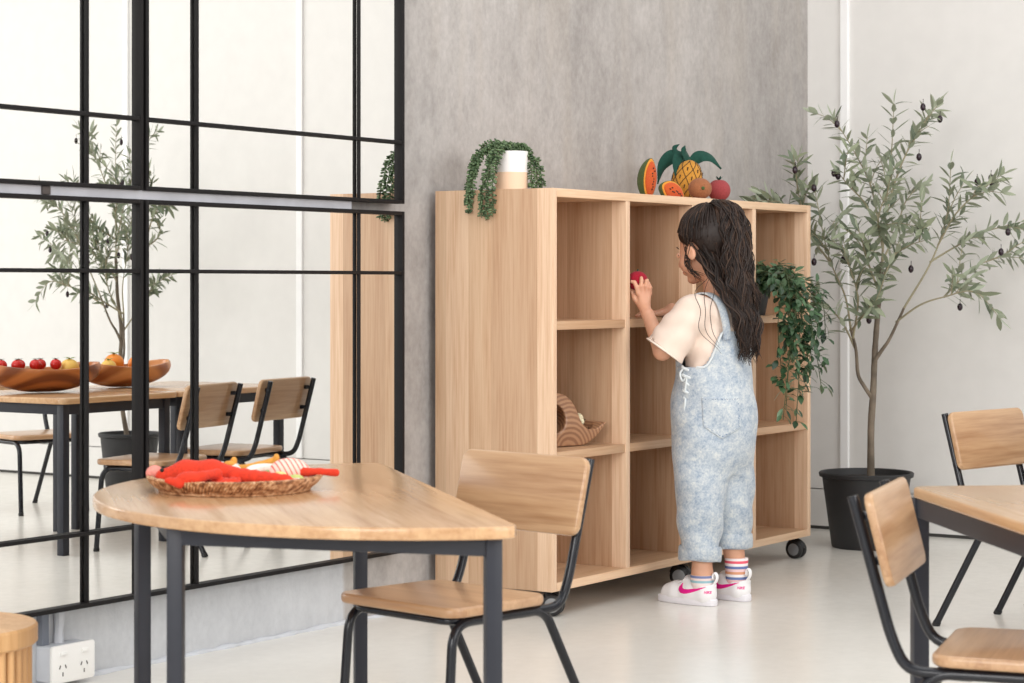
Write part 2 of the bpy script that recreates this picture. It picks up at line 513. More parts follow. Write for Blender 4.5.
mm = N('mirror_silver'); mm.set(Metallic=1.0, Roughness=0.0, Base__Color=(.90, .90, .885, 1)); M['mirror'] = mm.mat

# ================================================================== SETTING
def struct(g, name, mat, smooth=None):
    o = g.build(name, mat, smooth=smooth); o['kind'] = 'structure'; return o
struct(G().box(-3, WX + .3, -6, WY + .3, -.1, 0), 'floor', M['floor'])
struct(G().outline([(-3, 3.749), (WX, 3.62), (WX, 3.9), (-3, 3.9)], 0, 3.2), 'wall_left', M['concrete'])
# white panelled wall, shadow gap under it and a horizontal joint
g = G(); ys = [WY + .2, 3.464, 2.28, 1.12, .06, -1.1, -2.3, -6]
wl = G().box(WX, WX + .2, -6, WY + .2, .012, .150).box(WX, WX + .2, -6, WY + .2, .1545, 3.2).box(WX + .02, WX + .2, -6, WY + .2, 0, .2)
struct(wl, 'wall_right', M['white'])
for i, y in enumerate(ys[1:-1]):
    struct(G().box(WX - .012, WX + .01, y - .017, y + .017, .1545, 3.2, .004), 'trim_%d' % (i + 1), M['whitetrim'])
struct(G().box(WX - .001, WX + .005, -6, WY, .0, .012), 'trim_9', M['gap'])  # dark strip across the recess at the wall foot, its shade put into the colour
# rough cream bead of filler where the wall meets the floor
g = G(); random.seed(4); pts = [(x, 3.749 - (x + 3) * .129 / 10.44 - .002 + random.uniform(-.003, .003), .002) for x in np.arange(1.5, 5.0, .03)]
g.tube(pts, [random.uniform(.004, .011) for _ in pts], 6)
struct(g, 'baseboard_left', M['pipewhite'], 60)

# ================================================================== MIRRORS
def mirror_panel(x0, x1, z0, z1, label):
    t = thing('wall_mirror', label, 'mirror', ((x0 + x1) / 2, MY, z0), group='black framed wall mirrors')
    w = (x1 - x0) / 2; h = z1 - z0; fr = .0105
    G().box(-w + .004, w - .004, 0, .004, .004, h - .004).build('mirror_glass', M['mirror'], t, None)
    g = G()
    y0, y1 = -.015, .012
    g.box(-w, -w + fr, y0, y1, 0, h, .0015).box(w - fr, w, y0, y1, 0, h, .0015)
    g.box(-w + fr, w - fr, y0, y1, 0, fr, .0015).box(-w + fr, w - fr, y0, y1, h - fr, h, .0015)
    g.build('frame', M['blackmetal'], t)
    for xx in (-w + .187, w - (.182 if x0 < 3 else .200)): G().box(xx - .0045, xx + .0045, -.011, -.0035, fr, h - fr, .001).build('glazing_bar', M['blackmetal'], t)
    for zz in (.172, h - .172): G().box(-w + fr, w - fr, -.0135, -.0045, zz - .0048, zz + .0048, .001).build('glazing_bar', M['blackmetal'], t)
    return t
for (x0, x1, sx) in ((2.752, 3.794, 'left'), (3.803, 4.842, 'right')):
    mirror_panel(x0, x1, .177, 1.133, {'left': 'black framed mirror hung low on the wall above the power socket and fluted stool', 'right': 'black framed lower mirror reflecting the two wooden chairs and the bookcase side'}[sx])
    mirror_panel(x0, x1, 1.1545, 2.108, {'left': 'black framed upper mirror at the far left, olive tree tip reflected', 'right': 'black framed upper mirror next to the bare concrete, string-of-pearls plant reflected'}[sx])
g = G().box(2.76, 4.62, MY + .0, MY + .02, 1.128, 1.162); rl = g.build('mirror_rail', M['rail'], None, None)
meta(rl, 'pale grey mounting rail in the gap between upper and lower mirrors', 'rail')
rb = G().box(3.475, 3.50, MY - .006, MY + .01, 1.134, 1.154, .002).build('rail_clip', M['caulk'], rl)
for z_ in (.25, 1.30, 1.9): G().box(3.0, 4.79, MY + .012, WY + .02, z_, z_ + .03).build('mounting_batten', M['pipegrey'], rl)

# ================================================================== POWER SOCKET
t = thing('power_socket', 'white double power socket on the wall below the mirror beside the stool', 'power socket', (3.572, WY, .004))
G().box(-.062, .062, -.048, 0, .008, .092, .006, 3).build('back_box', M['pipewhite'], t)
G().outline(rrect(.138, .088, .008), 0, .009, .003, 2, Matrix.Translation((.004, -.048, .050)) @ Matrix.Rotation(PI / 2, 4, 'X')).build('face_plate', M['white_plastic'], t)
for cx in (-.032, .036):
    for dx, dz, rot in ((-.008, .0, .45), (.010, .0, -.45), (.001, -.017, 0)):
        G().box(-.0013, .0013, -.0006, .0006, -.0045, .0045).build('socket_slot', M['slot'], t, M=Matrix.Translation((cx + dx, -.0575, .044 + dz)) @ Matrix.Rotation(rot, 4, 'Y'))
    G().box(-.010, .010, -.004, .002, -.004, .004, .002).build('rocker_switch', M['white_plastic'], t, M=Matrix.Translation((cx + .003, -.057, .074)))
cd = G().box(3.512, 3.534, WY - .02, WY, .096, .3, .002).build('cable_channel', M['pipegrey'])
meta(cd, 'grey vertical cable channel rising behind the power socket', 'conduit')
rp = G().tube([(3.572 + random.uniform(-.002, .002), WY - .012, z) for z in np.arange(.085, .31, .02)], [random.uniform(.009, .013) for _ in np.arange(.085, .31, .02)], 8).build('conduit_pipe', M['pipewhite'])
meta(rp, 'lumpy painted pipe beside the grey channel above the socket', 'pipe')

# ================================================================== BOOKCASE
BX0, BX1, BY0, BY1, BZ0, BZ1 = 5.018, 6.645, 3.222, 3.622, .074, 1.197
TH = .024
W = BX1 - BX0; D = BY1 - BY0
bk = thing('bookcase', 'tall ash plywood cubby bookcase on casters against the concrete wall', 'bookcase', (BX0, BY0, 0))
cw = (W - TH) / 4
G().box(0, TH, 0, D, BZ0, BZ1, .0015).build('side_panel', M['shelfYZ'], bk)
G().box(W - TH, W, 0, D, BZ0, BZ1, .0015).build('side_panel', M['shelfYZ'], bk)
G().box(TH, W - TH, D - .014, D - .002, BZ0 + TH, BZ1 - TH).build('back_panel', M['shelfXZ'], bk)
G().box(TH, W - TH, .0, D, BZ1 - TH, BZ1, .0015).build('top_panel', M['shelfXY'], bk)
G().box(TH, W - TH, .0, D, BZ0, BZ0 + TH, .0015).build('bottom_panel', M['shelfXY'], bk)
for i in (1, 2, 3):
    G().box(cw * i, cw * i + TH, .001, D - .015, BZ0 + TH, BZ1 - TH, .0015).build('divider', M['shelfYZ'], bk)
SH = [.437, .802]
for i in range(4):
    for z in SH:
        G().box(cw * i + TH + .0002, cw * (i + 1) - .0002, .004, D - .015, z, z + TH, .0012).build('shelf', M['shelfXY'], bk)
def caster(px, py, rz):
    r = .031
    f = G()
    f.box(-.022, .022, -.022, .022, .071, .0735).tube([(0, 0, .058), (0, 0, .071)], .009, 12)
    f.tube([(0, 0, .062), (.006, 0, .058), (.018, 0, r)], [.012, .014, .008], 10)
    # curved hood between the two wheels
    hood = [(.018 + (r + .003) * math.cos(a), (r + .003) * math.sin(a)) for a in np.linspace(.15, PI - .3, 12)]
    f.tube([(x - .003 if x > 0 else x, 0, z + r) for x, z in hood], .0045, 8, flat=2.0)
    Mx = Matrix.Translation((px, py, 0)) @ Matrix.Rotation(rz, 4, 'Z')
    o = f.build('caster', M['rubber'], bk, M=Mx)
    for s_ in (-1, 1):
        w = G()
        prof = [(0, 0), (r * .62, 0), (r * .66, .001), (r - .004, .001), (r, .004), (r, .012), (r - .004, .015), (0, .015)]
        w.lathe(prof, n=28)
        T = Mx @ Matrix.Translation((.018, s_ * .005, r)) @ Matrix.Rotation(-PI / 2 * s_, 4, 'X')
        ob = w.build('wheel', M['rubber'], o, M=T)
        d = G().lathe([(0, .0155), (.018, .0157), (.0205, .0152), (.0205, .013)], n=24).build('hub_cap', M['hubgrey'], o, M=T)
    return o
caster(W - .045, .05, math.radians(-93))
caster(.05, .05, math.radians(-70))
caster(W - .045, D - .06, math.radians(250))
caster(.05, D - .06, math.radians(120))
caster(cw * 2 - .02, .05, math.radians(-80))

# ================================================================== TABLES
# half round table
def square_leg(t, x, y, s=.030, h=.5, mat='darkmetal', rot=0):
    G().box(-s / 2, s / 2, -s / 2, s / 2, 0, h, .0025).build('leg', M[mat], t, M=Matrix.Translation((x, y, 0)) @ Matrix.Rotation(rot, 4, 'Z'))
def bar(t, a, b, z0, z1, w=.02, mat='darkmetal', name='apron'):
    a = Vector((a[0], a[1], 0)); b = Vector((b[0], b[1], 0)); d = b - a; L = d.length
    return G().box(0, L, -w / 2, w / 2, z0, z1, .002).build(name, M[mat], t, M=Matrix.Translation(a) @ Matrix.Rotation(math.atan2(d.y, d.x), 4, 'Z'))
A0 = Vector((2.872, 1.925)); B0 = Vector((3.735, 2.865))
mid = (A0 + B0) / 2; ang = math.atan2(B0.y - A0.y, B0.x - A0.x); R_ = (B0 - A0).length / 2
ht = thing('half_round_table', 'half-round wooden table with dark steel legs carrying the woven tray', 'table', (mid.x, mid.y, 0), ang)
out = []
for k in range(0, 49):
    a = PI * k / 48
    out.append((R_ * math.cos(a), max(.0, R_ * math.sin(a) + .0)))
rc = .03
cor = [(R_ * math.cos(.05), R_ * math.sin(.05))]
DEP = .968
out = [(-R_ + rc, -.018), (R_ - rc, -.018), (R_ - .008, -.01), (R_, .012)] + [(R_ * math.cos(a), DEP * R_ * math.sin(a) + .012) for a in np.linspace(.04, PI - .04, 60)] + [(-R_, .012), (-R_ + .008, -.01)]
G().outline(out, .519, .54, .004, 3).build('tabletop', M['top'], ht)
lg = [(-.555, .035), (.555, .035), (.36, .475), (-.36, .475)]
lg = [(-.59, .017), (.50, .05), (.365, .515), (-.31, .505)]
for (x, y), r in zip(lg, (0, 0, .3, -.3)): square_leg(ht, x, y, .027, .519, rot=r)
for i in range(4):
    bar(ht, lg[i], lg[(i + 1) % 4], .487, .518)

def rect_table(name, label, loc, rz, L, Wd, top='top', group=None, inset=.03):
    t = thing(name, label, 'table', loc, rz, group)
    G().outline(rrect(L, Wd, .035, 5, L / 2, Wd / 2), .519, .54, .005, 3).build('tabletop', M[top], t)
    i = inset
    c = [(i + .012, i + .012), (L - i - .012, i + .012), (L - i - .012, Wd - i - .012), (i + .012, Wd - i - .012)]
    for x, y in c: square_leg(t, x, y, .03, .519)
    for k in range(4): bar(t, c[k], c[(k + 1) % 4], .482, .518)
    return t
bdir = math.atan2(-.64, -.77)
rect_table('rectangular_table', 'wooden table at the right edge with its corner between the two right chairs', (3.878, 1.671, 0), bdir, 1.2, .6, inset=.004)
rect_table('rectangular_table', 'wooden table seen in the mirror with the dark wood bowl of tomatoes', (5.225, 1.28, 0), 0, .585, .62)
rect_table('rectangular_table', 'wooden table seen in the mirror behind the reflected chair backs', (5.82, 1.28, 0), 0, .63, .62)

# ================================================================== CHAIRS
def make_chair(label, loc, rz, group=None):
    t = thing('dining_chair', label, 'chair', loc, rz, group)
    # seat: softened rectangle, slightly waisted to the back
    so = rrect(.34, .278, .04, 6, 0, .012)
    so = [(x * (1 - .05 * (-y + .157) / .315), y) for x, y in so]
    b = bmesh.new()
    G_ = G().outline(so, .302, .322, .007, 4)
    G_.build('seat', M['seatwood'], t)
    # backrest: panel leaning back
    tilt = math.radians(14)
    bo = rrect(.35, .158, .022, 6)
    Mb = Matrix.Translation((0, -.2075, .507)) @ Matrix.Rotation(PI / 2 + tilt, 4, 'X')
    G().outline(bo, -.008, .008, .005, 3, Mb).build('backrest', M['chairwood'], t)
    r = .0095
    for s in (-1, 1):
        x = s * .145
        # upright behind the panel that sweeps forward under the seat
        xu = s * .150
        up = fillet([(xu, -.2545, .578), (xu, -.190, .345), (xu, -.165, .292), (xu * .93, -.06, .288)], [.06, .045], 6)
        G().tube(up, r, 10).build('upright', M['gunmetal'], t)
        for zz in (.545, .47):
            y = -.2235 - (zz - .507) * .25
            G().box(-.008, .008, -.014, .0, -.007, .007, .002).ball((0, -.015, 0), .004, 8, 5, 0).build('bolt', [M['gunmetal']], t, M=Matrix.Translation((xu - s * .014, y + .008, zz)))
        fl = fillet([(x * 1.03, .150, .0), (x, .128, .290), (x, .03, .290)], [.05], 7)
        G().tube(fl, r, 10).build('leg', M['gunmetal'], t)
        rl_ = fillet([(x, .03, .290), (x, -.125, .290), (x * 1.03, -.285, .0)], [.035], 7)
        G().tube(rl_, r, 10).build('leg', M['gunmetal'], t)
        for y_ in (.150, -.285):
            G().tube([(x * 1.03, y_, 0), (x * 1.03, y_ + (-.002 if y_ > 0 else .007), .012)], .0108, 10).build('foot_cap', M['rubber'], t)
    fr = fillet([(-.1335, -.10, .293), (-.1335, .125, .293), (.1335, .125, .293), (.1335, -.10, .293)], [.03, .03], 6)
    G().tube(fr, .0085, 10).tube([(-.1335, -.10, .293), (.1335, -.10, .293)], .0085, 10).build('seat_frame', M['gunmetal'], t)
    return t
ch = make_chair('wooden chair with dark tube frame at the half-round table before the bookcase', (3.452, 2.462, 0), math.radians(80), 'small wooden chairs with dark tube frames')
G1 = 'kids wooden chairs'
dup(ch, (5.590, 1.985, 0), math.radians(168), 'wooden chair with its rear legs splayed, behind the right table near the white wall')
dup(ch, (3.493, 1.306, 0), math.radians(194), 'near wooden chair in the lower right corner, its back hiding part of the black pot')
dup(ch, (6.09, 1.91, 0), math.radians(172), 'wooden chair right of its twin in the mirror, nearest the reflected bookcase')
dup(ch, (6.25, .70, 0), math.radians(15), 'wooden chair on the far side of the reflected table, cut by the left edge')

# ================================================================== STOOL
st = thing('fluted_stool', 'round fluted pale wood stool at the lower left corner', 'stool', (*P(-56, 284, 3.98).xy, 0))
G().lathe([(0, .263), (.166, .263), (.170, .267), (.170, .296), (.166, .300), (0, .300)], n=64).build('seat_disc', M['stool'], st)
G().lathe([(.140, 0), (.140, .263)], n=48).build('core', M['stool'], st)
for k in range(40):
    a = 2 * PI * k / 40
    G().tube([(.150 * math.cos(a), .150 * math.sin(a), 0), (.150 * math.cos(a), .150 * math.sin(a), .2625)], .0095, 10).build('slat', M['stool'], st)
#MID
def field(s, fn, k=0.0, mode='add', lo=None, hi=None):
    sl, X, Y, Z = s.sub(s.lo if lo is None else lo, (s.lo + s.h * (s.n + 1)) if hi is None else hi)
    s.merge(sl, (fn(X, Y, Z) + 0 * s.f[sl]).astype(np.float32), k, mode); return s
def pdist(px_, pz_, poly):
    d = None; ins = None; n = len(poly)
    for i in range(n):
        ax_, az_ = poly[i]; bx_, bz_ = poly[(i + 1) % n]
        ex, ez = bx_ - ax_, bz_ - az_; wx, wz = px_ - ax_, pz_ - az_
        t_ = np.clip((wx * ex + wz * ez) / (ex * ex + ez * ez), 0, 1)
        q = (wx - ex * t_) ** 2 + (wz - ez * t_) ** 2
        c = ((az_ > pz_) != (bz_ > pz_)) & (px_ < (bx_ - ax_) * (pz_ - az_) / ((bz_ - az_) if abs(bz_ - az_) > 1e-9 else 1e-9) + ax_)
        d = q if d is None else np.minimum(d, q); ins = c if ins is None else ins ^ c
    return np.sqrt(d) * np.where(ins, -1, 1)
# ================================================================== PLANTS
def leaf_geo(g, p, d, up, L, Wd, fold=.25, bend=.0, mi=0, n=4):
    """one blade with a folded midrib, from p along d"""
    d = Vector(d).normalized(); side = d.cross(up)
    if side.length < 1e-4: side = d.orthogonal()
    side.normalize(); nn = side.cross(d).normalized()
    vs = []
    prof = [(0, .12), (.22, .75), (.5, 1.0), (.78, .62), (1.0, 0)] if n == 4 else [(0, .1), (.45, 1.0), (1.0, 0)]
    for t, w_ in prof:
        c = p + d * (L * t) - nn * (bend * L * t * t)
        if w_ == 0: vs.append(c); continue
        vs += [c - side * (w_ * Wd / 2) + nn * (fold * w_ * Wd / 2), c, c + side * (w_ * Wd / 2) + nn * (fold * w_ * Wd / 2)]
    fs = []
    for i in range(len(prof) - 2):
        a = i * 3
        fs += [(a, a + 1, a + 4, a + 3), (a + 1, a + 2, a + 5, a + 4)]
    a = (len(prof) - 2) * 3
    fs += [(a, a + 1, a + 3), (a + 1, a + 2, a + 3)]
    g.add(vs, fs, mi)

def olive_tree(label, loc, rz):
    rnd = random.Random(12)
    t = thing('olive_tree', label, 'potted tree', loc, rz, None)
    base = Vector((7.02, 3.187, 0))
    def Q(px, py, dd=0.0): return P(px, py, 7.55 + dd) - base
    pot = G().lathe([(0, .0), (.118, 0), (.122, .004), (.155, .246), (.165, .250), (.167, .262), (.163, .266), (.155, .264), (.148, .235), (0, .235)], n=56)
    pot.build('pot', M['potblack'], t)
    g = G(); b = []
    n = 40
    sl = G().lathe([(.148, .238), (.12, .246), (.06, .243), (0, .247)], n=40)
    sl.build('soil', M['soil'], t)
    trunk = [Vector((.012, -.012, .225)), Q(871, 430), Q(873, 396), Q(875, 350, .02), Q(878, 310, .0), Q(880, 285), Q(882, 262)]
    tk = spline(trunk, 5)
    g = G().tube(tk, [.0135 - .006 * i / (len(tk) - 1) + rnd.uniform(-.0006, .0006) for i in range(len(tk))], 10)
    lb = spline([Q(872, 398), Q(864, 386, -.01), Q(858, 374, -.02), Q(856, 350, -.03), Q(851, 330, -.05)], 5)
    g.tube(lb, [.008 - .003 * i / (len(lb) - 1) for i in range(len(lb))], 8)
    rb_ = spline([Q(874, 362, .01), Q(882, 350, .0), Q(890, 338, -.02), Q(904, 308, -.05)], 5)
    g.tube(rb_, [.0075 - .003 * i / (len(rb_) - 1) for i in range(len(rb_))], 8)
    g.build('trunk', M['bark'], t)
    # branches: (points, leafy from)
    BR = [
        ([(882, 262, 0), (886, 206, .02), (891, 160, .03), (894, 104, .05)], .25),
        ([(885, 215, .02), (900, 168, -.03), (915, 138, -.06), (938, 104, -.1)], .2),
        ([(883, 250, 0), (872, 190, .05), (856, 155, .08), (834, 118, .1)], .3),
        ([(881, 240, 0), (866, 205, -.06), (848, 185, -.1), (838, 172, -.12)], .3),
        ([(904, 308, -.05), (932, 260, -.08), (947, 214, -.1), (951, 165, -.1)], .5),
        ([(938, 245, -.09), (955, 215, -.14), (975, 195, -.18), (998, 178, -.22)], .2),
        ([(930, 262, -.08), (955, 247, -.02), (985, 232, .02), (1020, 222, .04)], .35),
        ([(896, 322, -.03), (920, 305, -.12), (944, 297, -.17), (975, 292, -.22), (1000, 318, -.26)], .5),
        ([(944, 297, -.17), (962, 278, -.1), (985, 262, -.05), (1014, 252, -.02)], .2),
        ([(851, 330, -.05), (845, 296, -.08), (828, 254, -.1), (814, 186, -.1)], .3),
        ([(830, 262, -.08), (812, 236, .1), (800, 200, -.02), (794, 168, -.02)], .25),
        ([(812, 236, .0), (794, 214, -.02), (776, 200, -.03), (762, 194, -.04)], .3),
        ([(853, 338, -.05), (858, 300, -.15), (850, 268, -.2), (842, 245, -.22)], .2),
        ([(856, 350, -.03), (842, 322, .05), (826, 306, .06), (812, 300, .05)], .3),
        ([(880, 285, 0), (892, 258, -.15), (908, 246, -.22), (926, 240, -.28)], .1),
        ([(879, 292, 0), (868, 262, -.16), (862, 240, -.24), (858, 228, -.28)], .1),
        ([(852, 330, -.05), (866, 312, -.2), (876, 300, -.26), (884, 280, -.3)], .3),
        ([(882, 262, 0), (896, 232, .1), (904, 205, .13), (916, 188, .14)], .2),
        ([(883, 240, 0), (878, 222, -.2), (884, 200, -.25), (896, 186, -.28)], .1),
    ]
    tw = G(); lf = G(); ol = []
    for pts, st_ in BR:
        pp = [Q(*a) for a in pts]
        for q_ in pp: q_.x = min(q_.x, WX - .05 - 7.02)
        c = spline(pp, 8)
        tw.tube(c, [.0042 - .0030 * i / (len(c) - 1) for i in range(len(c))], 6)
        n = len(c)
        def leaves_on(c, st_, step=.021, L0=.072):
            L = 0; nxt = 0; tot = sum((c[i + 1] - c[i]).length for i in range(len(c) - 1)); acc = 0
            pos = st_ * tot; k = rnd.randint(0, 3)
            for i in range(len(c) - 1):
                seg = (c[i + 1] - c[i]); sl_ = seg.length
                while pos <= acc + sl_:
                    p = c[i] + seg * ((pos - acc) / max(sl_, 1e-6)); T = seg.normalized()
                    a = k * PI / 2 + rnd.uniform(-.5, .5)
                    o1 = T.orthogonal().normalized(); o2 = T.cross(o1)
                    for s2 in (0, PI):
                        out = o1 * math.cos(a + s2) + o2 * math.sin(a + s2)
                        d = (T * rnd.uniform(.55, 1.1) + out * rnd.uniform(.7, 1.1) + Vector((0, 0, -.12)))
                        leaf_geo(lf, p + out * .002, d, T + Vector((rnd.uniform(-.4, .4), rnd.uniform(-.4, .4), rnd.uniform(0, .5))), L0 * rnd.uniform(.6, 1.12), .0185 * rnd.uniform(.7, 1.15), .2, rnd.uniform(-.05, .3))
                    k += 1; pos += step * rnd.uniform(.75, 1.4)
                acc += sl_
            T = (c[-1] - c[-2]).normalized()
            leaf_geo(lf, c[-1], T, Vector((0, 1, .3)), L0 * .8, .013, .2, .1)
        leaves_on(c, st_)
        # side twigs
        for j in range(rnd.randint(2, 3)):
            i = rnd.randint(int(n * max(st_, .25)), n - 4)
            T = (c[i + 1] - c[i]).normalized(); o = Vector((rnd.uniform(-1, 1), rnd.uniform(-1, 1), rnd.uniform(-.5, .7))).normalized()
            e = c[i] + (T + o * .9).normalized() * rnd.uniform(.09, .16)
            e.x = min(e.x, WX - .05 - 7.02)
            s_ = spline([c[i], (c[i] + e) / 2 + Vector((0, 0, .012)), e], 5)
            tw.tube(s_, [.0022 - .0011 * q / (len(s_) - 1) for q in range(len(s_))], 5)
            leaves_on(s_, .2, .022, .064)
    tw.build('branch', M['twig'], t)
    lf.build('foliage', M['oliveleaf'], t, 180)
    OL = [(837, 124), (795, 170), (814, 188), (838, 176), (834, 173), (843, 260), (814, 262), (919, 157), (940, 119), (923, 107), (919, 230), (991, 178), (992, 184), (1008, 232), (1001, 252), (977, 182), (868, 244), (911, 269), (869, 320), (960, 307)]
    for px, py in OL:
        c = Q(px, py, -.12)
        G().ball(c, (.0095, .0095, .0135), 12, 8).tube([c + Vector((0, 0, .012)), c + Vector((.002, 0, .028))], .0012, 5).build('olive_fruit', M['olive'], t)
    return t
ot = olive_tree('tall potted olive tree between the bookcase and the right table', (7.02, 3.187, 0), 0)
t2 = dup(ot, (6.93, .57, 0), math.radians(-30), 'potted olive tree seen only in the mirror behind the reflected tables')

t2.scale = (.82, .82, 1.04)
# string of pearls -------------------------------------------------
PX, PY = 5.125, 3.43
ZT = BZ1
sp = thing('string_of_pearls', 'trailing bead-leaved succulent in a white and peach pot on the bookcase end', 'potted plant', (PX, PY, ZT))
G().lathe([(0, 0), (.043, 0), (.0465, .004), (.0485, .112), (.0465, .113), (.044, .10), (0, .10)], n=40).build('pot', stripes('two_tone_pot', [(238, 205, 176), (240, 236, 234)], 2, -.010, .115, .6), sp)
G().lathe([(.044, .098), (.02, .106), (0, .106)], n=24).build('soil', M['soil'], sp)
rnd = random.Random(5)
ends = [  # (px, py, X, top Z offset)
    [(-.055, .045, .118), (-.098, .058, .07), (-.118, .062, .0), (-.124, .062, -.068)],
    [(-.050, .040, .122), (-.090, .064, .09), (-.112, .070, .03), (-.118, .069, -.015), (-.12, .068, -.045)],
    [(-.040, .012, .122), (-.085, .018, .085), (-.113, .022, .0), (-.118, .022, -.035), (-.119, .022, -.080)],
    [(-.045, .010, .132), (-.088, .010, .09), (-.114, .008, .01), (-.119, .008, -.04), (-.120, .006, -.088)],
    [(-.035, -.010, .130), (-.080, -.010, .095), (-.113, -.012, .02), (-.117, -.014, -.03), (-.118, -.014, -.078)],
    [(-.040, .030, .122), (-.080, .048, .10), (-.112, .054, .04), (-.117, .054, -.02)],
    [(.024, -.032, .122), (.036, -.055, .09), (.038, -.062, .05), (.039, -.064, .004)],
    [(.018, -.036, .120), (.022, -.052, .08), (.022, -.056, .03), (.022, -.057, .006)],
    [(.032, -.028, .120), (.045, -.060, .085), (.050, -.070, .045), (.052, -.072, .004)],
    [(.035, .02, .13), (.06, .03, .08), (.065, .035, .02)],
    [(0, .045, .13), (.0, .07, .09), (0, .075, .03)],
    [(-.02, .04, .14), (-.05, .075, .12), (-.07, .09, .06), (-.075, .095, .01)],
]
stg = G(); bd = G()
for e in ends:
    c = spline([Vector((rnd.uniform(-.012, .012), rnd.uniform(-.012, .012), .108)), Vector((e[0][0] * .5, e[0][1] * .5, .128))] + [Vector(q) for q in e], 7)
    stg.tube(c, .0014, 5)
    for i in range(len(c) - 1):
        seg = c[i + 1] - c[i]; m_ = max(1, int(seg.length / .0048))
        for k in range(m_):
            p = c[i] + seg * (k / m_)
            for _ in range(3):
                o = Vector((rnd.uniform(-1, 1), rnd.uniform(-1, 1), rnd.uniform(-.8, .8)))
                o = (o - seg.normalized() * o.dot(seg.normalized())).normalized() if o.length > .1 else Vector((1, 0, 0))
                dd = (o + seg.normalized() * .3 + Vector((0, 0, -.1))).normalized()
                Rq = dd.to_track_quat('Z', 'Y').to_matrix()
                q_ = p + o * .007
                if q_.x > -(PX - BX0) - .004 and q_.z < .006: q_.z = .006
                bd.ball(q_, (.0033, .0033, .0064), 6, 4, R=Rq)
stg.build('stem', M['stemgreen'], sp); bd.build('foliage', M['pearl'], sp, 180)

# trailing leafy plant in the top right cubby -------------------------
cx0 = BX0 + cw * 3 + TH
tp = thing('trailing_plant', 'leafy green trailing plant in a black pot spilling out of the cubby', 'potted plant', (cx0 + .160, BY0 + .10, SH[1] + TH))
G().lathe([(0, 0), (.045, 0), (.062, .09), (.058, .092), (.054, .08), (0, .08)], n=32).build('pot', M['potblack'], tp)
rnd = random.Random(8)
stg = G(); lf = G()
front = -.10 - .03
def P2(px, py, dd): return P(px, py, dd) - Vector((cx0 + .160, BY0 + .10, SH[1] + TH))
TR = [(787, 275, 790, 330, 786, 410), (792, 280, 800, 340, 796, 425), (780, 285, 778, 330, 784, 395), (800, 285, 812, 330, 806, 380), (806, 282, 822, 300, 826, 340),
      (796, 290, 790, 350, 783, 420), (803, 290, 815, 345, 822, 392), (790, 290, 797, 360, 800, 395), (785, 300, 792, 350, 778, 385), (798, 300, 806, 350, 812, 370),
      (800, 295, 800, 330, 792, 360), (808, 290, 818, 312, 815, 356), (795, 285, 785, 320, 790, 345), (788, 300, 800, 320, 808, 345)]
for i, (a, b_, c_, d_, e_, f_) in enumerate(TR):
    dd = 6.78 + (e_ - 780) * .003 + rnd.uniform(-.03, .03)
    a0 = Vector((rnd.uniform(-.02, .03), rnd.uniform(-.03, .02), .085))
    p1 = P2(a, b_, dd + .02); p2 = P2(c_, d_, dd); p3 = P2(e_, f_, dd)
    p1.y = min(p1.y, front); p2.y = min(p2.y, front - .012); p3.y = min(p3.y, front - .01)
    c = spline([a0, (a0 + p1) / 2 + Vector((0, 0, .05)), p1, p2, p3], 9)
    stg.tube(c, .0014, 5)
    for j in range(3, len(c) - 1):
        seg = c[j + 1] - c[j]
        for _ in range(2 if j < 26 else 1 + (j % 2)):
            o = Vector((rnd.uniform(-1, .9), rnd.uniform(-1, .35), rnd.uniform(-.7, .5))).normalized()
            st2 = c[j] + seg * rnd.random(); bp = st2 + o * rnd.uniform(.008, .03)
            stg.tube([st2, bp], .0007, 4)
            leaf_geo(lf, bp, o + Vector((0, 0, -.35)), Vector((rnd.uniform(-.5, .5), -.3, 1)), rnd.uniform(.026, .042), rnd.uniform(.015, .022), .2, .15)
for i in range(46):   # bushy crown over the pot
    a = rnd.uniform(0, 2 * PI); r_ = rnd.uniform(.02, .085); z = rnd.uniform(.085, .155) if i > 8 else rnd.uniform(.13, .17)
    tip = Vector((r_ * math.cos(a) - .01, min(r_ * math.sin(a) - .02, .06), z))
    stg.tube([Vector((0, 0, .08)), tip * .6 + Vector((0, 0, .05)), tip], .0012, 4)
    for _ in range(5):
        o = Vector((rnd.uniform(-1, 1), rnd.uniform(-1, .6), rnd.uniform(-.3, .8))).normalized()
        leaf_geo(lf, tip + o * .01, o, Vector((rnd.uniform(-.5, .5), -.3, 1)), rnd.uniform(.028, .044), rnd.uniform(.016, .022), .2, .15)
stg.build('stem', M['stemgreen'], tp); lf.build('foliage', M['ivyleaf'], tp, 180)

# ================================================================== FELT FRUIT ON THE BOOKCASE
M['fgreen'] = felt('green_felt', (82, 98, 52)); M['forange'] = felt('orange_felt', (206, 92, 40), two=(190, 76, 38)); M['fyellow'] = felt('yellow_felt', (226, 150, 54))
M['fteal'] = felt('teal_felt', (20, 70, 58), 90, .2); M['fpine'] = felt('mustard_felt', (204, 142, 54)); M['fbrown'] = felt('brown_felt', (160, 100, 64), 200, .7)
M['fpeach'] = felt('rose_felt', (160, 66, 68), 200, .4); M['fblack'] = plain('dark_thread', srgb(40, 34, 30), .9)
M['fred'] = felt('red_knit', (220, 58, 30), 190, .6); M['fpink'] = felt('pink_felt', (240, 150, 136), 180, .4); M['fcrimson'] = felt('crimson_knit', (164, 12, 42), 190, .6)
M['fwhite'] = felt('white_felt', (244, 238, 228), 220, .4); M['fprawn'] = felt('golden_felt', (226, 158, 68), 200, .5); M['flime'] = felt('lime_felt', (196, 204, 122), 200, .4)
M['fpalegreen'] = felt('pale_green_felt', (146, 176, 108), 200, .4)
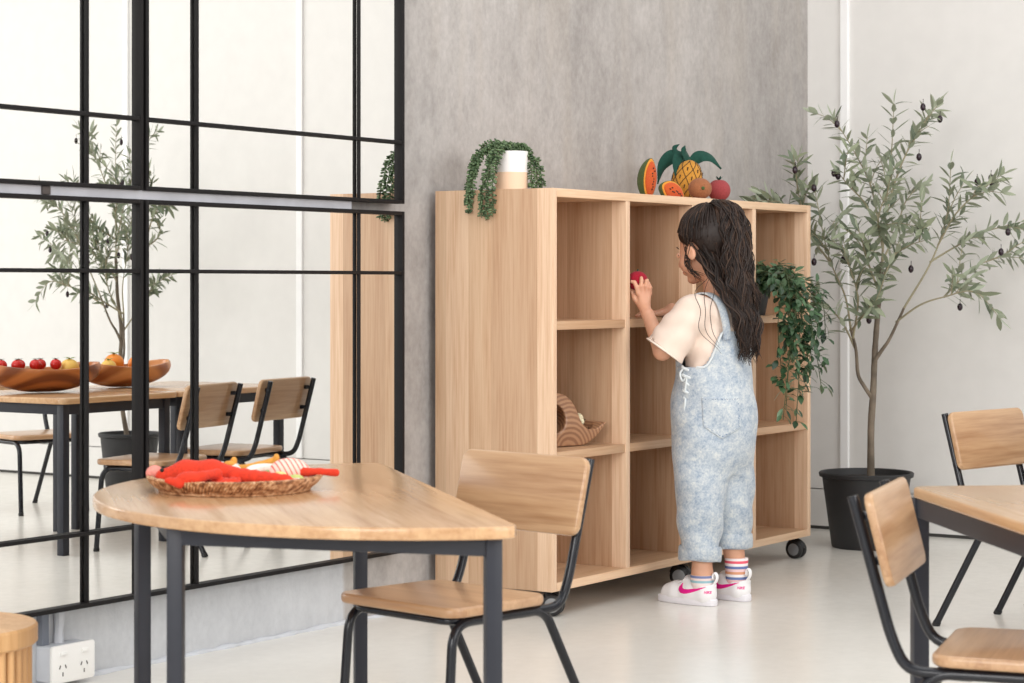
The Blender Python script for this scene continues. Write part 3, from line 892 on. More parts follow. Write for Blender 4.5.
def at_top(px, dy):     # point on the bookcase top seen at column px, dy metres behind its front edge
    t_ = (px - 512) / F; Y = BY0 + dy
    X = Y * (UY + t_ * UX) / (UX - t_ * UY)
    return Vector((X, Y, BZ1))
def papaya(label, loc, rz, tilt, L, Wd, Dp):
    """a wedge of papaya: green rind behind, orange flesh face, yellow rim, black seeds"""
    t = thing('papaya_slice', label, 'toy fruit', loc, rz)
    R3 = Matrix.Rotation(tilt, 4, 'Y')
    # cut face in the YZ plane at x=0 facing -Y (towards the room); rind bulges behind
    def shell(name, mat, k, y0, y1, p):
        g = G(); n = 28; rings = 8; vs = []; fs = []
        for i in range(rings + 1):
            u = i / rings; f = math.sqrt(max(0, 1 - u * u))
            for j in range(n):
                a = 2 * PI * j / n
                cx = math.cos(a) * Wd / 2 * k * f; cz = math.sin(a) * L / 2 * k * f
                cx *= 1 - .25 * abs(math.sin(a)) ** 3
                vs.append((cx, y0 + (y1 - y0) * u, cz))
        for i in range(rings):
            for j in range(n): fs.append((i * n + j, i * n + (j + 1) % n, (i + 1) * n + (j + 1) % n, (i + 1) * n + j))
        fs.append(tuple(range(n)))
        g.add(vs, fs); T = Matrix.Translation((0, 0, L / 2 * math.cos(tilt) * .97)) @ R3
        return g.build(name, mat, t, 60, M=T)
    shell('rind', M['fgreen'], 1.0, 0, Dp, 1)
    shell('rim', M['fyellow'], .97, 0, -.006, 1)
    shell('flesh', M['forange'], .84, -.003, -.016, 1)
    rr = random.Random(3)
    T = Matrix.Translation((0, 0, L / 2 * math.cos(tilt) * .97)) @ R3
    for i in range(9):
        p_ = (rr.uniform(-.1, .1) * Wd, -.0155, (i / 8 - .5) * L * .5)
        G().ball(p_, (.0022, .002, .003), 8, 5).build('seed', M['fblack'], t, M=T)
    return t
papaya('larger felt papaya wedge standing upright left of the pineapple', at_top(650, .20), math.radians(-14), .10, .135, .058, .05)
papaya('small felt papaya wedge lying in front of the pineapple', at_top(673, .07), math.radians(-20), -1.15, .098, .062, .045)
# pineapple
pp = at_top(687, .16)
pa = thing('toy_pineapple', 'felt pineapple with dark diamond stitching and drooping teal leaves', 'toy fruit', pp, math.radians(-20))
Rl = Matrix.Rotation(.25, 4, 'Y')
g = G(); g.ball((0, 0, 0), (.050, .048, .068), 32, 20); g.build('body', M['fpine'], pa, 180, M=Matrix.Translation((0, 0, .066)) @ Rl)
st_ = G()
def onell(a, z): # a angle, z -1..1
    f = math.sqrt(max(0, 1 - z * z)); return Vector((.0505 * f * math.cos(a), .0485 * f * math.sin(a), .0685 * z))
for k in range(8):
    for s_ in (-1, 1):
        st_.tube([onell(2 * PI * k / 8 + s_ * z * .9, z) for z in np.linspace(-.9, .9, 22)], .0011, 5)
for k in range(8):
    for z in (-.42, 0.0, .42):
        c = onell(2 * PI * k / 8 + (PI / 8 if abs(z) < .1 else 0), z)
        for j in range(3): st_.ball(c + Vector((0, 0, (j - 1) * .0042)), .0022, 6, 4)
st_.build('stitching', M['fblack'], pa, M=Matrix.Translation((0, 0, .066)) @ Rl)
top_ = Rl @ Vector((0, 0, .062)) + Vector((0, 0, .066))
def fleaf(name, pts, wd):
    c = spline([top_ + Vector(p) for p in pts], 6); g = G(); vs = []; fs = []
    n = len(c)
    for i, p in enumerate(c):
        t_ = i / (n - 1); w_ = wd * max(0.04, math.sin(PI * min(1, (t_ * .8 + .2)))) ; T = (c[min(i + 1, n - 1)] - c[max(i - 1, 0)]).normalized()
        s_ = T.cross(Vector((0, -.9, .45))).normalized(); nn = T.cross(s_).normalized()
        for off, th in ((-1, 0), (-.5, .003), (0, .001), (.5, .003), (1, 0)): vs.append(p + s_ * off * w_ / 2 + nn * th)
        for off, th in ((1, -.001), (.5, -.004), (0, -.005), (-.5, -.004), (-1, -.001)): vs.append(p + s_ * off * w_ / 2 + nn * th)
    for i in range(n - 1):
        for k in range(10): fs.append((i * 10 + k, i * 10 + (k + 1) % 10, (i + 1) * 10 + (k + 1) % 10, (i + 1) * 10 + k))
    fs.append(tuple(range(10))); fs.append(tuple((n - 1) * 10 + k for k in range(10)))
    g.add(vs, fs); return g.build(name, M['fteal'], pa, 60)
fleaf('leaf', [(0, 0, -.004), (.025, -.015, .018), (.055, -.035, .012), (.082, -.055, -.022)], .042)
fleaf('leaf', [(0, 0, -.004), (-.03, .01, .015), (-.052, .008, -.01), (-.062, .0, -.060)], .046)
fleaf('leaf', [(0, 0, -.004), (-.035, .035, .022), (-.068, .060, -.01), (-.080, .070, -.07)], .046)
fleaf('leaf', [(0, 0, -.004), (-.022, .0, .020), (-.034, -.005, .036), (-.030, -.006, .052)], .034)
fleaf('leaf', [(0, 0, -.004), (-.02, .03, .02), (-.03, .045, .045), (-.012, .04, .06)], .026)
# brown fruit and rose fruit
t = thing('toy_kiwi', 'fuzzy brown felt kiwi between the papaya and the rose fruit', 'toy fruit', at_top(700, .06))
G().ball((0, 0, .034), (.042, .036, .034), 28, 18).build('body', M['fbrown'], t, 180)
G().ball((-.028, -.026, .034), (.006, .006, .006), 8, 6).build('end_knot', M['fgreen'], t)
t = thing('toy_radish', 'round rose felt fruit with a dark green tuft above the girl', 'toy fruit', at_top(719, .09))
s_ = SDF((-.05, -.05, -.01), (.05, .05, .09), .003); s_.ell((0, 0, .036), (.038, .037, .036), 0).ell((0, 0, .076), .008, .01, mode='sub'); s_.build('body', M['fpeach'], t)
g = G()
for k in range(6): leaf_geo(g, Vector((0, 0, .066)), (math.cos(k), math.sin(k), 1.1), Vector((0, 0, 1)), .022, .008)
g.build('leaf_tuft', M['fteal'], t)

# ================================================================== WOODEN BOWL WITH CAULIFLOWER IN THE CUBBY
def ringwood(name, c1, c2, scale=60, rough=.35):
    s = N(name); v = s.obj((1, 1, 1), (.2, .4, 0)); x = s.n('ShaderNodeTexWave'); x.wave_type = 'RINGS'; x.rings_direction = 'SPHERICAL'
    x.inputs['Scale'].default_value = scale; x.inputs['Distortion'].default_value = 3.2; x.inputs['Detail'].default_value = 3; x.inputs['Detail Scale'].default_value = .6; s.l(v, x.inputs['Vector'])
    s.set(Base__Color=s.ramp(x.outputs['Fac'], [(.15, srgb(*c1)), (.8, srgb(*c2))]), Roughness=rough); return s.mat
M['ring'] = ringwood('ringed_hardwood', (140, 100, 74), (172, 130, 98), 30)
M['bowlwood'] = ringwood('rich_bowl_wood', (122, 62, 26), (184, 112, 58), 5, .3)
M['bowlwood2'] = ringwood('honey_bowl_wood', (158, 92, 46), (212, 146, 88), 4, .3)
bz = SH[1 - 1] + TH
bl = thing('wooden_basket', 'ringed dark wood basket bowl with a broad hoop handle in the lower left cubby', 'bowl', (BX0 + .232, BY0 + .135, bz), math.radians(-16))
s_ = SDF((-.17, -.09, -.01), (.17, .09, .18), .003)
BP = [(-.125, .004), (-.02, .0), (.05, .002), (.10, .022), (.142, .068), (.105, .050), (.075, .048), (.050, .062), (.036, .090), (.022, .120), (-.002, .145), (-.038, .156), (-.078, .148), (-.108, .120), (-.128, .075), (-.135, .035)]
BP = [(p.x, p.y) for p in spline([Vector((x, y, 0)) for x, y in BP + BP[:1]], 4)[:-1]]
field(s_, lambda X, Y, Z: np.maximum(pdist(X, Z, BP), np.abs(Y) - .062 + .25 * np.abs(Z - .06) ** 1.2), 0)
s_.ell((-.052, 0, .082), (.040, .12, .046), .008, mode='sub')
s_.ell((.070, 0, .078), (.062, .048, .056), .006, mode='sub')
s_.cut(lambda X, Y, Z: .002 - Z, 0)
s_.build('bowl_body', M['ring'], bl)
cf = thing('toy_cauliflower', 'knitted cauliflower with green leaves in the wooden basket bowl', 'toy vegetable', (BX0 + .300, BY0 + .118, bz + .040), 0)
s_ = SDF((-.06, -.06, -.02), (.06, .06, .08), .003); rr = random.Random(9)
for i in range(26):
    a = rr.uniform(0, 2 * PI); r_ = .03 * math.sqrt(rr.random()); s_.ell((r_ * math.cos(a), r_ * math.sin(a), .042 - r_ * .4 + rr.uniform(-.004, .006)), .0115, .003)
s_.build('florets', felt('cream_knit', (236, 226, 190), 240, .5), cf)
g = G()
for k in range(7): leaf_geo(g, Vector((0, 0, .008)), (math.cos(k * .9), math.sin(k * .9), .42), Vector((0, 0, 1)), .045, .03, .3, -.25)
g.build('leaf', M['fteal'], cf)['kind'] = 'stuff'
av = thing('toy_eggplant', 'dark green felt vegetable inside the hoop of the wooden basket', 'toy vegetable', (BX0 + .185, BY0 + .15, bz + .036), 0)
G().ball((0, 0, .022), (.030, .024, .022), 20, 12).build('body', felt('dark_green_felt', (28, 52, 40)), av, 180)
g = G()
for k in range(5): leaf_geo(g, Vector((0, .0, .05)), (math.cos(k * 1.3), math.sin(k * 1.3), .8), Vector((0, 0, 1)), .03, .014)
g.build('leaf_tuft', M['fpalegreen'], av)

# ================================================================== WOVEN TRAY WITH FELT SEAFOOD
TC = P(235, 488, 4.07); TZ = .540
def wicker():
    s = N('woven_rattan'); tc = s.n('ShaderNodeTexCoord')
    sep = s.n('ShaderNodeSeparateXYZ'); s.l(tc.outputs['Object'], sep.inputs[0])
    x = s.n('ShaderNodeTexNoise', Scale=90, Detail=2); s.l(tc.outputs['Object'], x.inputs['Vector'])
    s.set(Base__Color=s.ramp(x.outputs['Fac'], [(.35, srgb(120, 74, 44)), (.52, srgb(186, 134, 92)), (.68, srgb(222, 184, 146))]), Roughness=.6); return s.mat
M['wicker'] = wicker()
tray = thing('woven_tray', 'round woven rattan tray on the half-round table', 'tray', (TC.x, TC.y, TZ))
g = G()
for j in range(5):     # coils wrapped with leaning strands
    R0 = .140 + .006 * j; z = .006 + .0068 * j
    g.tube([(R0 * math.cos(a), R0 * math.sin(a), z) for a in np.linspace(0, 2 * PI, 73)], .0045, 6, cap=False)
n = 150
for k in range(n):
    a = 2 * PI * k / n
    pts_ = []
    for u in np.linspace(0, 1, 6):
        aa = a + u * .10; r0 = .1435 + .028 * u + .0045 * math.sin(PI * u); pts_.append((r0 * math.cos(aa), r0 * math.sin(aa), .003 + .033 * u))
    g.tube(pts_, .0032, 5)
g.build('rim', M['wicker'], tray)
g = G().lathe([(0, .001), (.150, .001), (.152, .006), (.146, .008), (0, .006)], n=60)
for rr_ in np.arange(.02, .145, .012): g.tube([(rr_ * math.cos(a), rr_ * math.sin(a), .007) for a in np.linspace(0, 2 * PI, 49)], .004, 5, cap=False)
g.build('base', M['wicker'], tray)
tray.scale = (.95, .95, .78)
# local frame on the tray: u = picture right, v = away
RZ_T = math.atan2(-UY, UX)
def felt_thing(name, label, cat, u, v, z, rz=0): 
    c = TC + Vector((UX, -UY, 0)) * u + Vector((UY, UX, 0)) * v
    return thing(name, label, cat, (c.x, c.y, TZ + z - .005), RZ_T + rz)
lob = felt_thing('toy_lobster', 'red knitted lobster sprawled across the front of the woven tray', 'toy', -.02, -.045, .010, -.06)
s_ = SDF((-.17, -.14, -.01), (.17, .10, .08), .0028)
s_.chain([(-.112, .01, .022), (-.07, .012, .030), (-.02, .01, .030), (.01, .008, .026)], [.015, .023, .024, .020], .01)
for i in range(6): s_.ell((.025 + .019 * i, .004 - .003 * i, .026 - .0012 * i), (.016, .022 - .002 * i, .017 - .0012 * i), .004)
for dy in (-.012, 0, .012): s_.ell((.138, -.012 + dy, .016), (.018, .008, .006), .004)
for sg, cz in ((-1, .012), (1, .018)):   # big claws
    q0 = .028 if sg < 0 else 0.0; w0 = .092 if sg < 0 else .066; e0 = .004 if sg < 0 else 0
    s_.chain([(-.05 + q0, .01 + sg * .02, .026), (-.025 + q0, sg * .055, .034), (-.045 + q0, sg * w0, .034)], [.008, .009, .009], .006)
    s_.ell((-.066 + q0, sg * w0, .033 - e0), (.028, .016, .013), .006)
    s_.chain([(-.085 + q0, sg * (w0 - .006), .024 - e0), (-.108 + q0, sg * (w0 - .012), .030 - e0)], [.009, .005], .004); s_.chain([(-.085 + q0, sg * (w0 + .008), .024 - e0), (-.108 + q0, sg * (w0 + .010), .030 - e0)], [.009, .005], .004)
for i in range(4):
    for sg in (-1, 1): s_.chain([(-.03 + .018 * i, sg * .02, .02), (-.025 + .022 * i, sg * .045, .022), (-.03 + .026 * i, sg * .062, .010)], [.006, .005, .0035], .003)
s_.chain([(.0, -.05, .018), (.035, -.062, .016), (.0, -.075, .014)], [.008, .011, .007], .004)
s_.build('body', M['fred'], lob)
for sg in (-1, 1):
    G().ball((-.112, sg * .011 + .01, .036), .004, 8, 6).build('eye', M['fblack'], lob)
t = felt_thing('toy_crab_claw', 'pink felt ball poking over the left rim of the tray', 'toy', -.152, .0, .022)
G().ball((0, 0, .015), (.017, .016, .015), 20, 12).build('body', M['fpink'], t, 180)
def prawn(label, u, v, z, rz, L):
    t = felt_thing('toy_prawn', label, 'toy', u, v, z, rz)
    s_ = SDF((-.08, -.05, -.02), (.08, .05, .05), .0025)
    pts_ = [(-L / 2, 0, .008), (-L / 5, .004, .014), (L / 5, .0, .022), (L / 2, -.004, .034)]
    s_.chain(pts_, [.012, .010, .009, .007], .005)
    s_.ell((L / 2 + .003, -.004, .038), (.006, .010, .009), .003)
    s_.ell((-L / 2, .004, .01), (.016, .013, .012), .004)
    s_.build('body', M['fprawn'], t); return t
prawn('golden felt prawn raised highest at the back of the tray', .018, .065, .022, .1, .10)
prawn('golden felt prawn lying low behind the lobster', -.035, .05, .018, -.1, .05)
t = felt_thing('toy_egg', 'white and orange felt egg beside the golden prawns', 'toy', -.015, .035, .022, 0)
G().ball((0, 0, .018), (.022, .016, .014), 20, 12).build('white', M['fwhite'], t, 180); G().ball((0, -.004, .030), (.011, .010, .006), 16, 8).build('yolk', M['fprawn'], t, 180)
t = felt_thing('toy_squid_ring', 'white felt squid ring leaning on the lobster tail', 'toy', .055, .014, .024, .1)
g = G(); g.tube([(.032 * math.cos(a), .022 * math.sin(a), .012 + .008 * math.sin(a)) for a in np.linspace(0, 2 * PI, 41)], .0085, 12, cap=False); g.build('ring', M['fwhite'], t, 180)
G().ball((0, 0, .006), (.028, .018, .004), 20, 8).build('filling', M['fpink'], t, 180)
t = felt_thing('toy_lettuce_leaf', 'pale green felt leaf behind the white squid ring', 'toy', .052, .045, .018, .2)
s_ = SDF((-.05, -.04, -.01), (.05, .04, .04), .0025); s_.ell((0, 0, .014), (.038, .022, .010), 0).warp(lambda X, Y, Z: .003 * np.sin(X * 190) * np.cos(Y * 160)); s_.build('body', M['fpalegreen'], t)
def shellmat():
    s = N('striped_shell_felt'); tc = s.n('ShaderNodeTexCoord'); sep = s.n('ShaderNodeSeparateXYZ'); s.l(tc.outputs['Object'], sep.inputs[0])
    f = s.math('ABSOLUTE', s.math('SINE', s.math('MULTIPLY', s.math('ADD', sep.outputs[0], s.math('MULTIPLY', sep.outputs[2], .5)), 330)))
    s.set(Base__Color=s.ramp(f, [(.3, srgb(236, 92, 84)), (.5, srgb(248, 206, 192))]), Roughness=.9); return s.mat
t = felt_thing('toy_shell', 'pink and red striped felt shell at the right of the tray', 'toy', .100, .020, .020, .3)
s_ = SDF((-.06, -.05, -.02), (.06, .05, .06), .0025); s_.ell((0, 0, .020), (.038, .026, .024), 0).ell((.030, -.004, .012), (.018, .016, .014), .008); s_.build('body', shellmat(), t)
t = felt_thing('toy_lime_wedge', 'lime and white felt wedge in front of the striped shell', 'toy', .118, -.035, .014, .2)
G().ball((0, 0, .012), (.018, .013, .012), 18, 10).build('rind', M['flime'], t, 180); G().ball((0, -.007, .011), (.014, .009, .008), 18, 10).build('flesh', M['fwhite'], t, 180)
t = felt_thing('toy_lemon_wedge', 'pale yellow felt wedge left of the lime wedge on the tray', 'toy', .088, -.030, .014, -.2)
G().ball((0, 0, .014), (.018, .014, .015), 18, 10).build('rind', felt('pale_yellow_felt', (238, 214, 140)), t, 180)
t = felt_thing('toy_crab_pincer', 'red felt crab pincer sticking out over the right rim', 'toy', .148, .010, .026, .0)
s_ = SDF((-.04, -.03, -.02), (.06, .03, .04), .0025); s_.chain([(-.02, 0, .012), (.012, 0, .013), (.042, -.002, .011)], [.009, .006, .0075], .006); s_.build('body', M['fred'], t)

# ================================================================== BOWLS SEEN IN THE MIRROR
def long_bowl(label, x, y, rz, L, Wd, Hh, mat, dark):
    t = thing('wooden_bowl', label, 'bowl', (x, y, .5405), rz)
    s_ = SDF((-L / 2 - .02, -Wd / 2 - .02, -.01), (L / 2 + .02, Wd / 2 + .02, Hh + .03), .005)
    s_.ell((0, 0, Hh), (L / 2, Wd / 2, Hh), 0); s_.ell((0, 0, Hh + .02), (L / 2 - .015, Wd / 2 - .015, Hh), .006, mode='sub')
    s_.cut(lambda X, Y, Z: Z - Hh - .05 * (X / L) ** 2 * 2, .004); s_.cut(lambda X, Y, Z: .003 - Z, 0)
    s_.build('bowl_body', mat, t); return t
BWX, BWY = 5.55, 1.50
long_bowl('dark long wooden bowl with tomatoes in the mirror at the left edge', 5.49, 1.53, math.radians(20), .44, .24, .085, M['bowlwood'], 1)
long_bowl('honey coloured boat-shaped wooden bowl with oranges in the mirror', 5.93, 1.50, math.radians(8), .42, .22, .08, M['bowlwood2'], 0)
M['tomato'] = plain('tomato_skin', srgb(206, 34, 26), .25); M['orange'] = plain('orange_peel', srgb(238, 140, 42), .45, bump=(200, .3, .001)); M['lemon'] = plain('lemon_peel', srgb(240, 196, 96), .45)
def fruit(name, label, x, y, z, r, mat, cal=True, group=None):
    t = thing(name, label, 'fruit', (x, y, z - r), 0, group)
    G().ball((0, 0, r), (r, r, r * .92), 20, 14).build('body', mat, t, 180)
    g = G()
    for k in range(5): leaf_geo(g, Vector((0, 0, 2 * r * .95)), (math.cos(k * 1.26), math.sin(k * 1.26), .25), Vector((0, 0, 1)), r * .8, r * .3)
    g.build('stalk', M['fpalegreen'] if mat is not M['tomato'] else M['stemgreen'], t)
rr = random.Random(2)
for k in range(6):
    fruit('tomato', 'small red tomato in the dark wooden bowl seen in the mirror', 5.36 + .036 * k + rr.uniform(-.004, .004), 1.45 + .012 * k + (k % 2) * .03, .640, .021, M['tomato'], group='tomatoes in the dark bowl')
fruit('lemon', 'yellow lemon at the inner end of the dark wooden bowl', 5.60, 1.55, .625, .036, M['lemon'])
for k, (x, y) in enumerate(((5.90, 1.48), (5.99, 1.51), (5.83, 1.52))):
    fruit('orange', ['largest orange in the middle of the honey bowl seen in mirror', 'orange nearest the pointed right end of the honey bowl', 'green tinged mandarin left of the oranges in the honey bowl'][k], x, y, .632 - .006 * k, .038 - .004 * k, M['orange'] if k < 2 else M['lemon'])
# ================================================================== GIRL
def loft(zs, xs, ys, as_, bs_):
    """vertical loft of ellipses given at heights zs (ascending)"""
    def fn(X, Y, Z):
        x0 = np.interp(Z, zs, xs); y0 = np.interp(Z, zs, ys); a = np.interp(Z, zs, as_); b = np.interp(Z, zs, bs_)
        q = np.sqrt(((X - x0) / a) ** 2 + ((Y - y0) / b) ** 2)
        d = (q - 1) * np.minimum(a, b)
        return np.maximum(d, np.maximum(zs[0] - Z, Z - zs[-1]))
    return fn
def smooth_fn(z, pts):   # smooth interpolation table -> finer table
    c = spline([Vector((p[0], p[1], 0)) for p in pts], 6); return [q.x for q in c], [q.y for q in c]
GP = (5.56, 3.0)
girl = thing('person', 'young girl with long dark wavy hair in pale acid-wash overalls reaching into the bookcase', 'person', (GP[0], GP[1], 0), math.radians(-10))
HD = Matrix.Translation((-.004, .036, 1.043)) @ Matrix.Scale(1.05, 4) @ Matrix.Rotation(math.radians(5), 4, 'Z') @ Matrix.Rotation(math.radians(-14), 4, 'X')
HR = HD.to_3x3().normalized()
def hp(x, y, z): return tuple(HD @ Vector((x, y, z)))
b = SDF((-.24, -.14, 0), (.24, .42, 1.18), .0042)
b.ell(hp(0, -.012, .020), (.071, .087, .078), .0, HR)
b.ell(hp(0, .030, -.030), (.055, .056, .066), .02, HR)
for s_ in (-1, 1):
    b.ell(hp(s_ * .031, .052, -.040), (.023, .022, .024), .014, HR)
b.ell(hp(0, .062, -.082), (.020, .017, .014), .014, HR)
b.cone(hp(0, .084, -.006), hp(0, .094, -.034), .005, .0085, .008)
b.ell(hp(0, .080, -.060), (.017, .009, .008), .006, HR)
for s_ in (-1, 1):
    b.ell(hp(s_ * .028, .086, -.010), (.014, .007, .008), .006, HR, 'sub')
    b.ell(hp(s_ * .073, .004, -.020), (.008, .015, .023), .004, HR)
    b.ell(hp(s_ * .082, .006, -.018), (.005, .008, .013), .003, HR, 'sub')
b.cone((0, -.004, .86), hp(0, -.015, -.05), .037, .036, .015)
b.cone((-.085, -.004, .862), (.085, -.004, .862), .036, .036, .02)
field(b, loft([.44, .55, .66, .78, .88], [0] * 5, [0] * 5, [.095, .100, .088, .098, .06], [.075, .080, .068, .072, .045]), .02)
LS, LE, LW = (-.112, -.002, .852), (-.166, .066, .736), (-.131, .150, .840)
RS, RE, RW = (.112, -.002, .852), (.150, .120, .765), (.082, .235, .852)
b.chain([LS, LE], [.036, .027], .015); b.chain([LE, LW], [.027, .0185], .006)
b.chain([RS, RE], [.036, .027], .015); b.chain([RE, RW], [.027, .0185], .006)
for s_, ax, ay in ((-1, -.075, 0), (1, .070, -.012)):
    b.chain([(s_ * .052, 0, .50), (s_ * .062, .008, .30), (ax, ay - .008, .085), (ax, ay - .008, .045)], [.060, .043, .0275, .028], .02)
    b.chain([(ax, ay, .035), (ax, ay + .06, .032), (ax, ay + .11, .022)], [.024, .023, .016], .01)
# hands: L picture-right, Dp away, U up
Lv = Vector((.692, -.722, 0)); Dv = Vector((.722, .692, 0)); Uv = Vector((0, 0, 1))
hand = SDF((-.24, .10, .80), (-.02, .32, 1.0), .0021)
C0 = Vector((-.117, .176, .886))
def hl(l, u, d): return C0 + Lv * l + Uv * u + Dv * d
hand.chain([LW, tuple(hl(-.002, -.022, -.002)), ], [.0185, .016], .004)
for l in (-.012, 0, .012): hand.cone(hl(l * .55, -.020, 0), hl(l, .018, .002), .0115, .0088, .008)
toyc = hl(-.018, .053, .032); toyr = .031
for i, (l, ln) in enumerate(((-.0205, .95), (-.0075, 1.05), (.0058, 1.0), (.0178, .82))):
    a = hl(l * .9, .016, .001); k1 = hl(l * 1.02 - .002, .016 + .021 * ln, -.004); k2 = hl(l * .95 - .005, .022 + .030 * ln, .009 + .003); k3 = hl(l * .7 - .010, .020 + .034 * ln, .022)
    # keep joints on the surface of the toy
    def push(p, r): 
        v = p - toyc; m_ = toyr + r * .75
        return toyc + v.normalized() * m_ if v.length < m_ else p
    k1 = push(k1, .0068); k2 = push(k2, .006); k3 = toyc + (k3 - toyc).normalized() * (toyr + .0045)
    hand.chain([a, k1, k2, k3], [.0074, .0066, .0058, .005], .0022)
th = [hl(-.014, -.014, .004), hl(-.028, .004, .012), hl(-.036, .022, .020), toyc + (hl(-.040, .036, .03) - toyc).normalized() * (toyr + .005)]
hand.chain(th, [.010, .0085, .007, .0058], .004)
hand.chain([LE, LW], [.027, .0185], .004)
# right hand flat on the shelf board
RH = SDF((-.06, .18, .80), (.14, .38, .90), .0021)
fd = Vector((-.80, .58, -.05)).normalized(); sd_ = Vector((.58, .80, 0)).normalized()
RC = Vector((.050, .262, .8415))
RH.chain([RE, RW], [.027, .0185], .004); RH.cone(RW, RC - fd * .018, .0185, .014, .006)
for l in (-.013, 0, .013): RH.cone(RC - fd * .018 + sd_ * l * .6, RC + fd * .016 + sd_ * l, .0105, .0085, .008)
for l, ln in ((-.021, .85), (-.007, 1.0), (.007, 1.05), (.020, .92)):
    a = RC + fd * .016 + sd_ * l
    RH.chain([a, a + fd * .020 * ln + Vector((0, 0, .004)), a + fd * .036 * ln + sd_ * l * .1 + Vector((0, 0, .001)), a + fd * .048 * ln + sd_ * l * .15 + Vector((0, 0, -.005))], [.0072, .0066, .0058, .005], .0022)
RH.chain([RC - fd * .012 - sd_ * .016, RC + fd * .002 - sd_ * .032, RC + fd * .020 - sd_ * .038 + Vector((0, 0, -.003))], [.0095, .0078, .006], .004)
# one skin surface: the fine hand grids replace the coarse body below the wrist
def join_skin():
    V, Q = b.geo(); n = len(V); Vs = [V]; Qs = [Q.tolist()]
    for h_ in (hand, RH):
        V2, Q2 = h_.geo(); Vs.append(V2); Qs.append((Q2 + n).tolist()); n += len(V2)
    V = np.concatenate(Vs); me = bpy.data.meshes.new('body'); me.from_pydata(V.tolist(), [], [q for qq in Qs for q in qq]); return me
V, Q = b.geo()
# cut body arms at mid forearm and hand grids at the same plane, then they overlap by a sliver inside one another
def half(s, A, B, t, keep_hand):
    A = np.array(A); B = np.array(B); d = (B - A) / np.linalg.norm(B - A); c = A + (B - A) * t
    sg = -1 if keep_hand else 1
    def fn(X, Y, Z):
        q = sg * ((X - c[0]) * d[0] + (Y - c[1]) * d[1] + (Z - c[2]) * d[2])
        far = np.sqrt((X - c[0]) ** 2 + (Y - c[1]) ** 2 + (Z - c[2]) ** 2) - .11
        return q if keep_hand else np.minimum(q, 1e3) if False else np.where(far > 0, -1.0, q)
    return s.cut(fn, 0)
half(hand, LE, LW, .45, True); half(RH, RE, RW, .45, True)
me = join_skin(); me.materials.append(M['skin']); me.polygons.foreach_set('use_smooth', [True] * len(me.polygons)); me.update()
link(bpy.data.objects.new('body', me), girl)
# face details
for s_ in (-1, 1): G().ball(hp(s_ * .028, .0745, -.010), .0085, 12, 8).build('eye', M['skin'], girl, 180)
for s_ in (-1, 1):
    G().tube([hp(s_ * (.017 + .022 * u), .0785 - .006 * u * u * 1.5, -.0135 + .004 * (2 * u - 1) ** 2) for u in np.linspace(0, 1, 7)], [.0005, .001, .0012, .0013, .0012, .001, .0006], 5).build('eyelash', M['dark'], girl)
for s_ in (-1, 1): G().tube([hp(s_ * (.013 + .028 * u), .0805 - .012 * u * u, .010 + .004 * math.sin(PI * u)) for u in np.linspace(0, 1, 7)], [.0008, .0015, .0018, .0018, .0015, .0012, .0006], 5).build('eyebrow', M['dark'], girl)
g = G().tube([hp(-.016 + .032 * u, .0855 - .006 * (2 * u - 1) ** 2, -.0585 + .001 * (2 * u - 1) ** 2) for u in np.linspace(0, 1, 9)], [.001, .003, .0038, .0034, .0036, .0034, .0038, .003, .001], 8)
g.build('lips', M['lip'], girl)

# ---- shirt
sh = SDF((-.26, -.14, .58), (.26, .22, .95), .0036)
field(sh, loft([.60, .70, .80, .875], [0] * 4, [0] * 4, [.100, .104, .108, .09], [.078, .080, .078, .055]), .01)
sh.cone((-.095, -.004, .845), (.095, -.004, .845), .052, .052, .02)
aL = Vector((-.112, .0, .850)); eL = Vector((-.174, .066, .722)); dL = (eL - aL).normalized()
aR = Vector((.112, .0, .850)); eR = Vector((.158, .12, .755)); dR = (eR - aR).normalized()
sh.cone(aL, eL, .052, .063, .02); sh.cone(aR, eR, .052, .060, .02)
def plane(c, d): return lambda X, Y, Z: np.where(np.sqrt((X - c[0]) ** 2 + (Y - c[1]) ** 2 + (Z - c[2]) ** 2) < .13, (X - c[0]) * d[0] + (Y - c[1]) * d[1] + (Z - c[2]) * d[2], -1.)
sh.cut(plane(aL + dL * .138, dL), 0); sh.cut(plane(aR + dR * .12, dR), 0)
sh.cone(aL + dL * .04, eL + dL * .06, .040, .064, .002, 'sub'); sh.cone(aR + dR * .04, eR + dR * .06, .040, .060, .002, 'sub')
sh.ell((0, .012, .905), (.050, .050, .034), .006, mode='sub')
sh.warp(lambda X, Y, Z: .0034 * np.sin(X * 45 + Z * 70 + 1.5 * np.sin(Y * 40)) * np.sin(Z * 30 - Y * 34))
sh.build('shirt', M['cotton'], girl)
def hem(c, d, r, name):
    o1 = d.orthogonal().normalized(); o2 = d.cross(o1)
    G().tube([c + o1 * r * math.cos(a) + o2 * r * math.sin(a) for a in np.linspace(0, 2 * PI, 41)], .0028, 8, cap=False).build(name, M['cottontrim'], girl, 180)
hem(aL + dL * .138, dL, .0605, 'sleeve_hem'); hem(aR + dR * .12, dR, .0575, 'sleeve_hem')

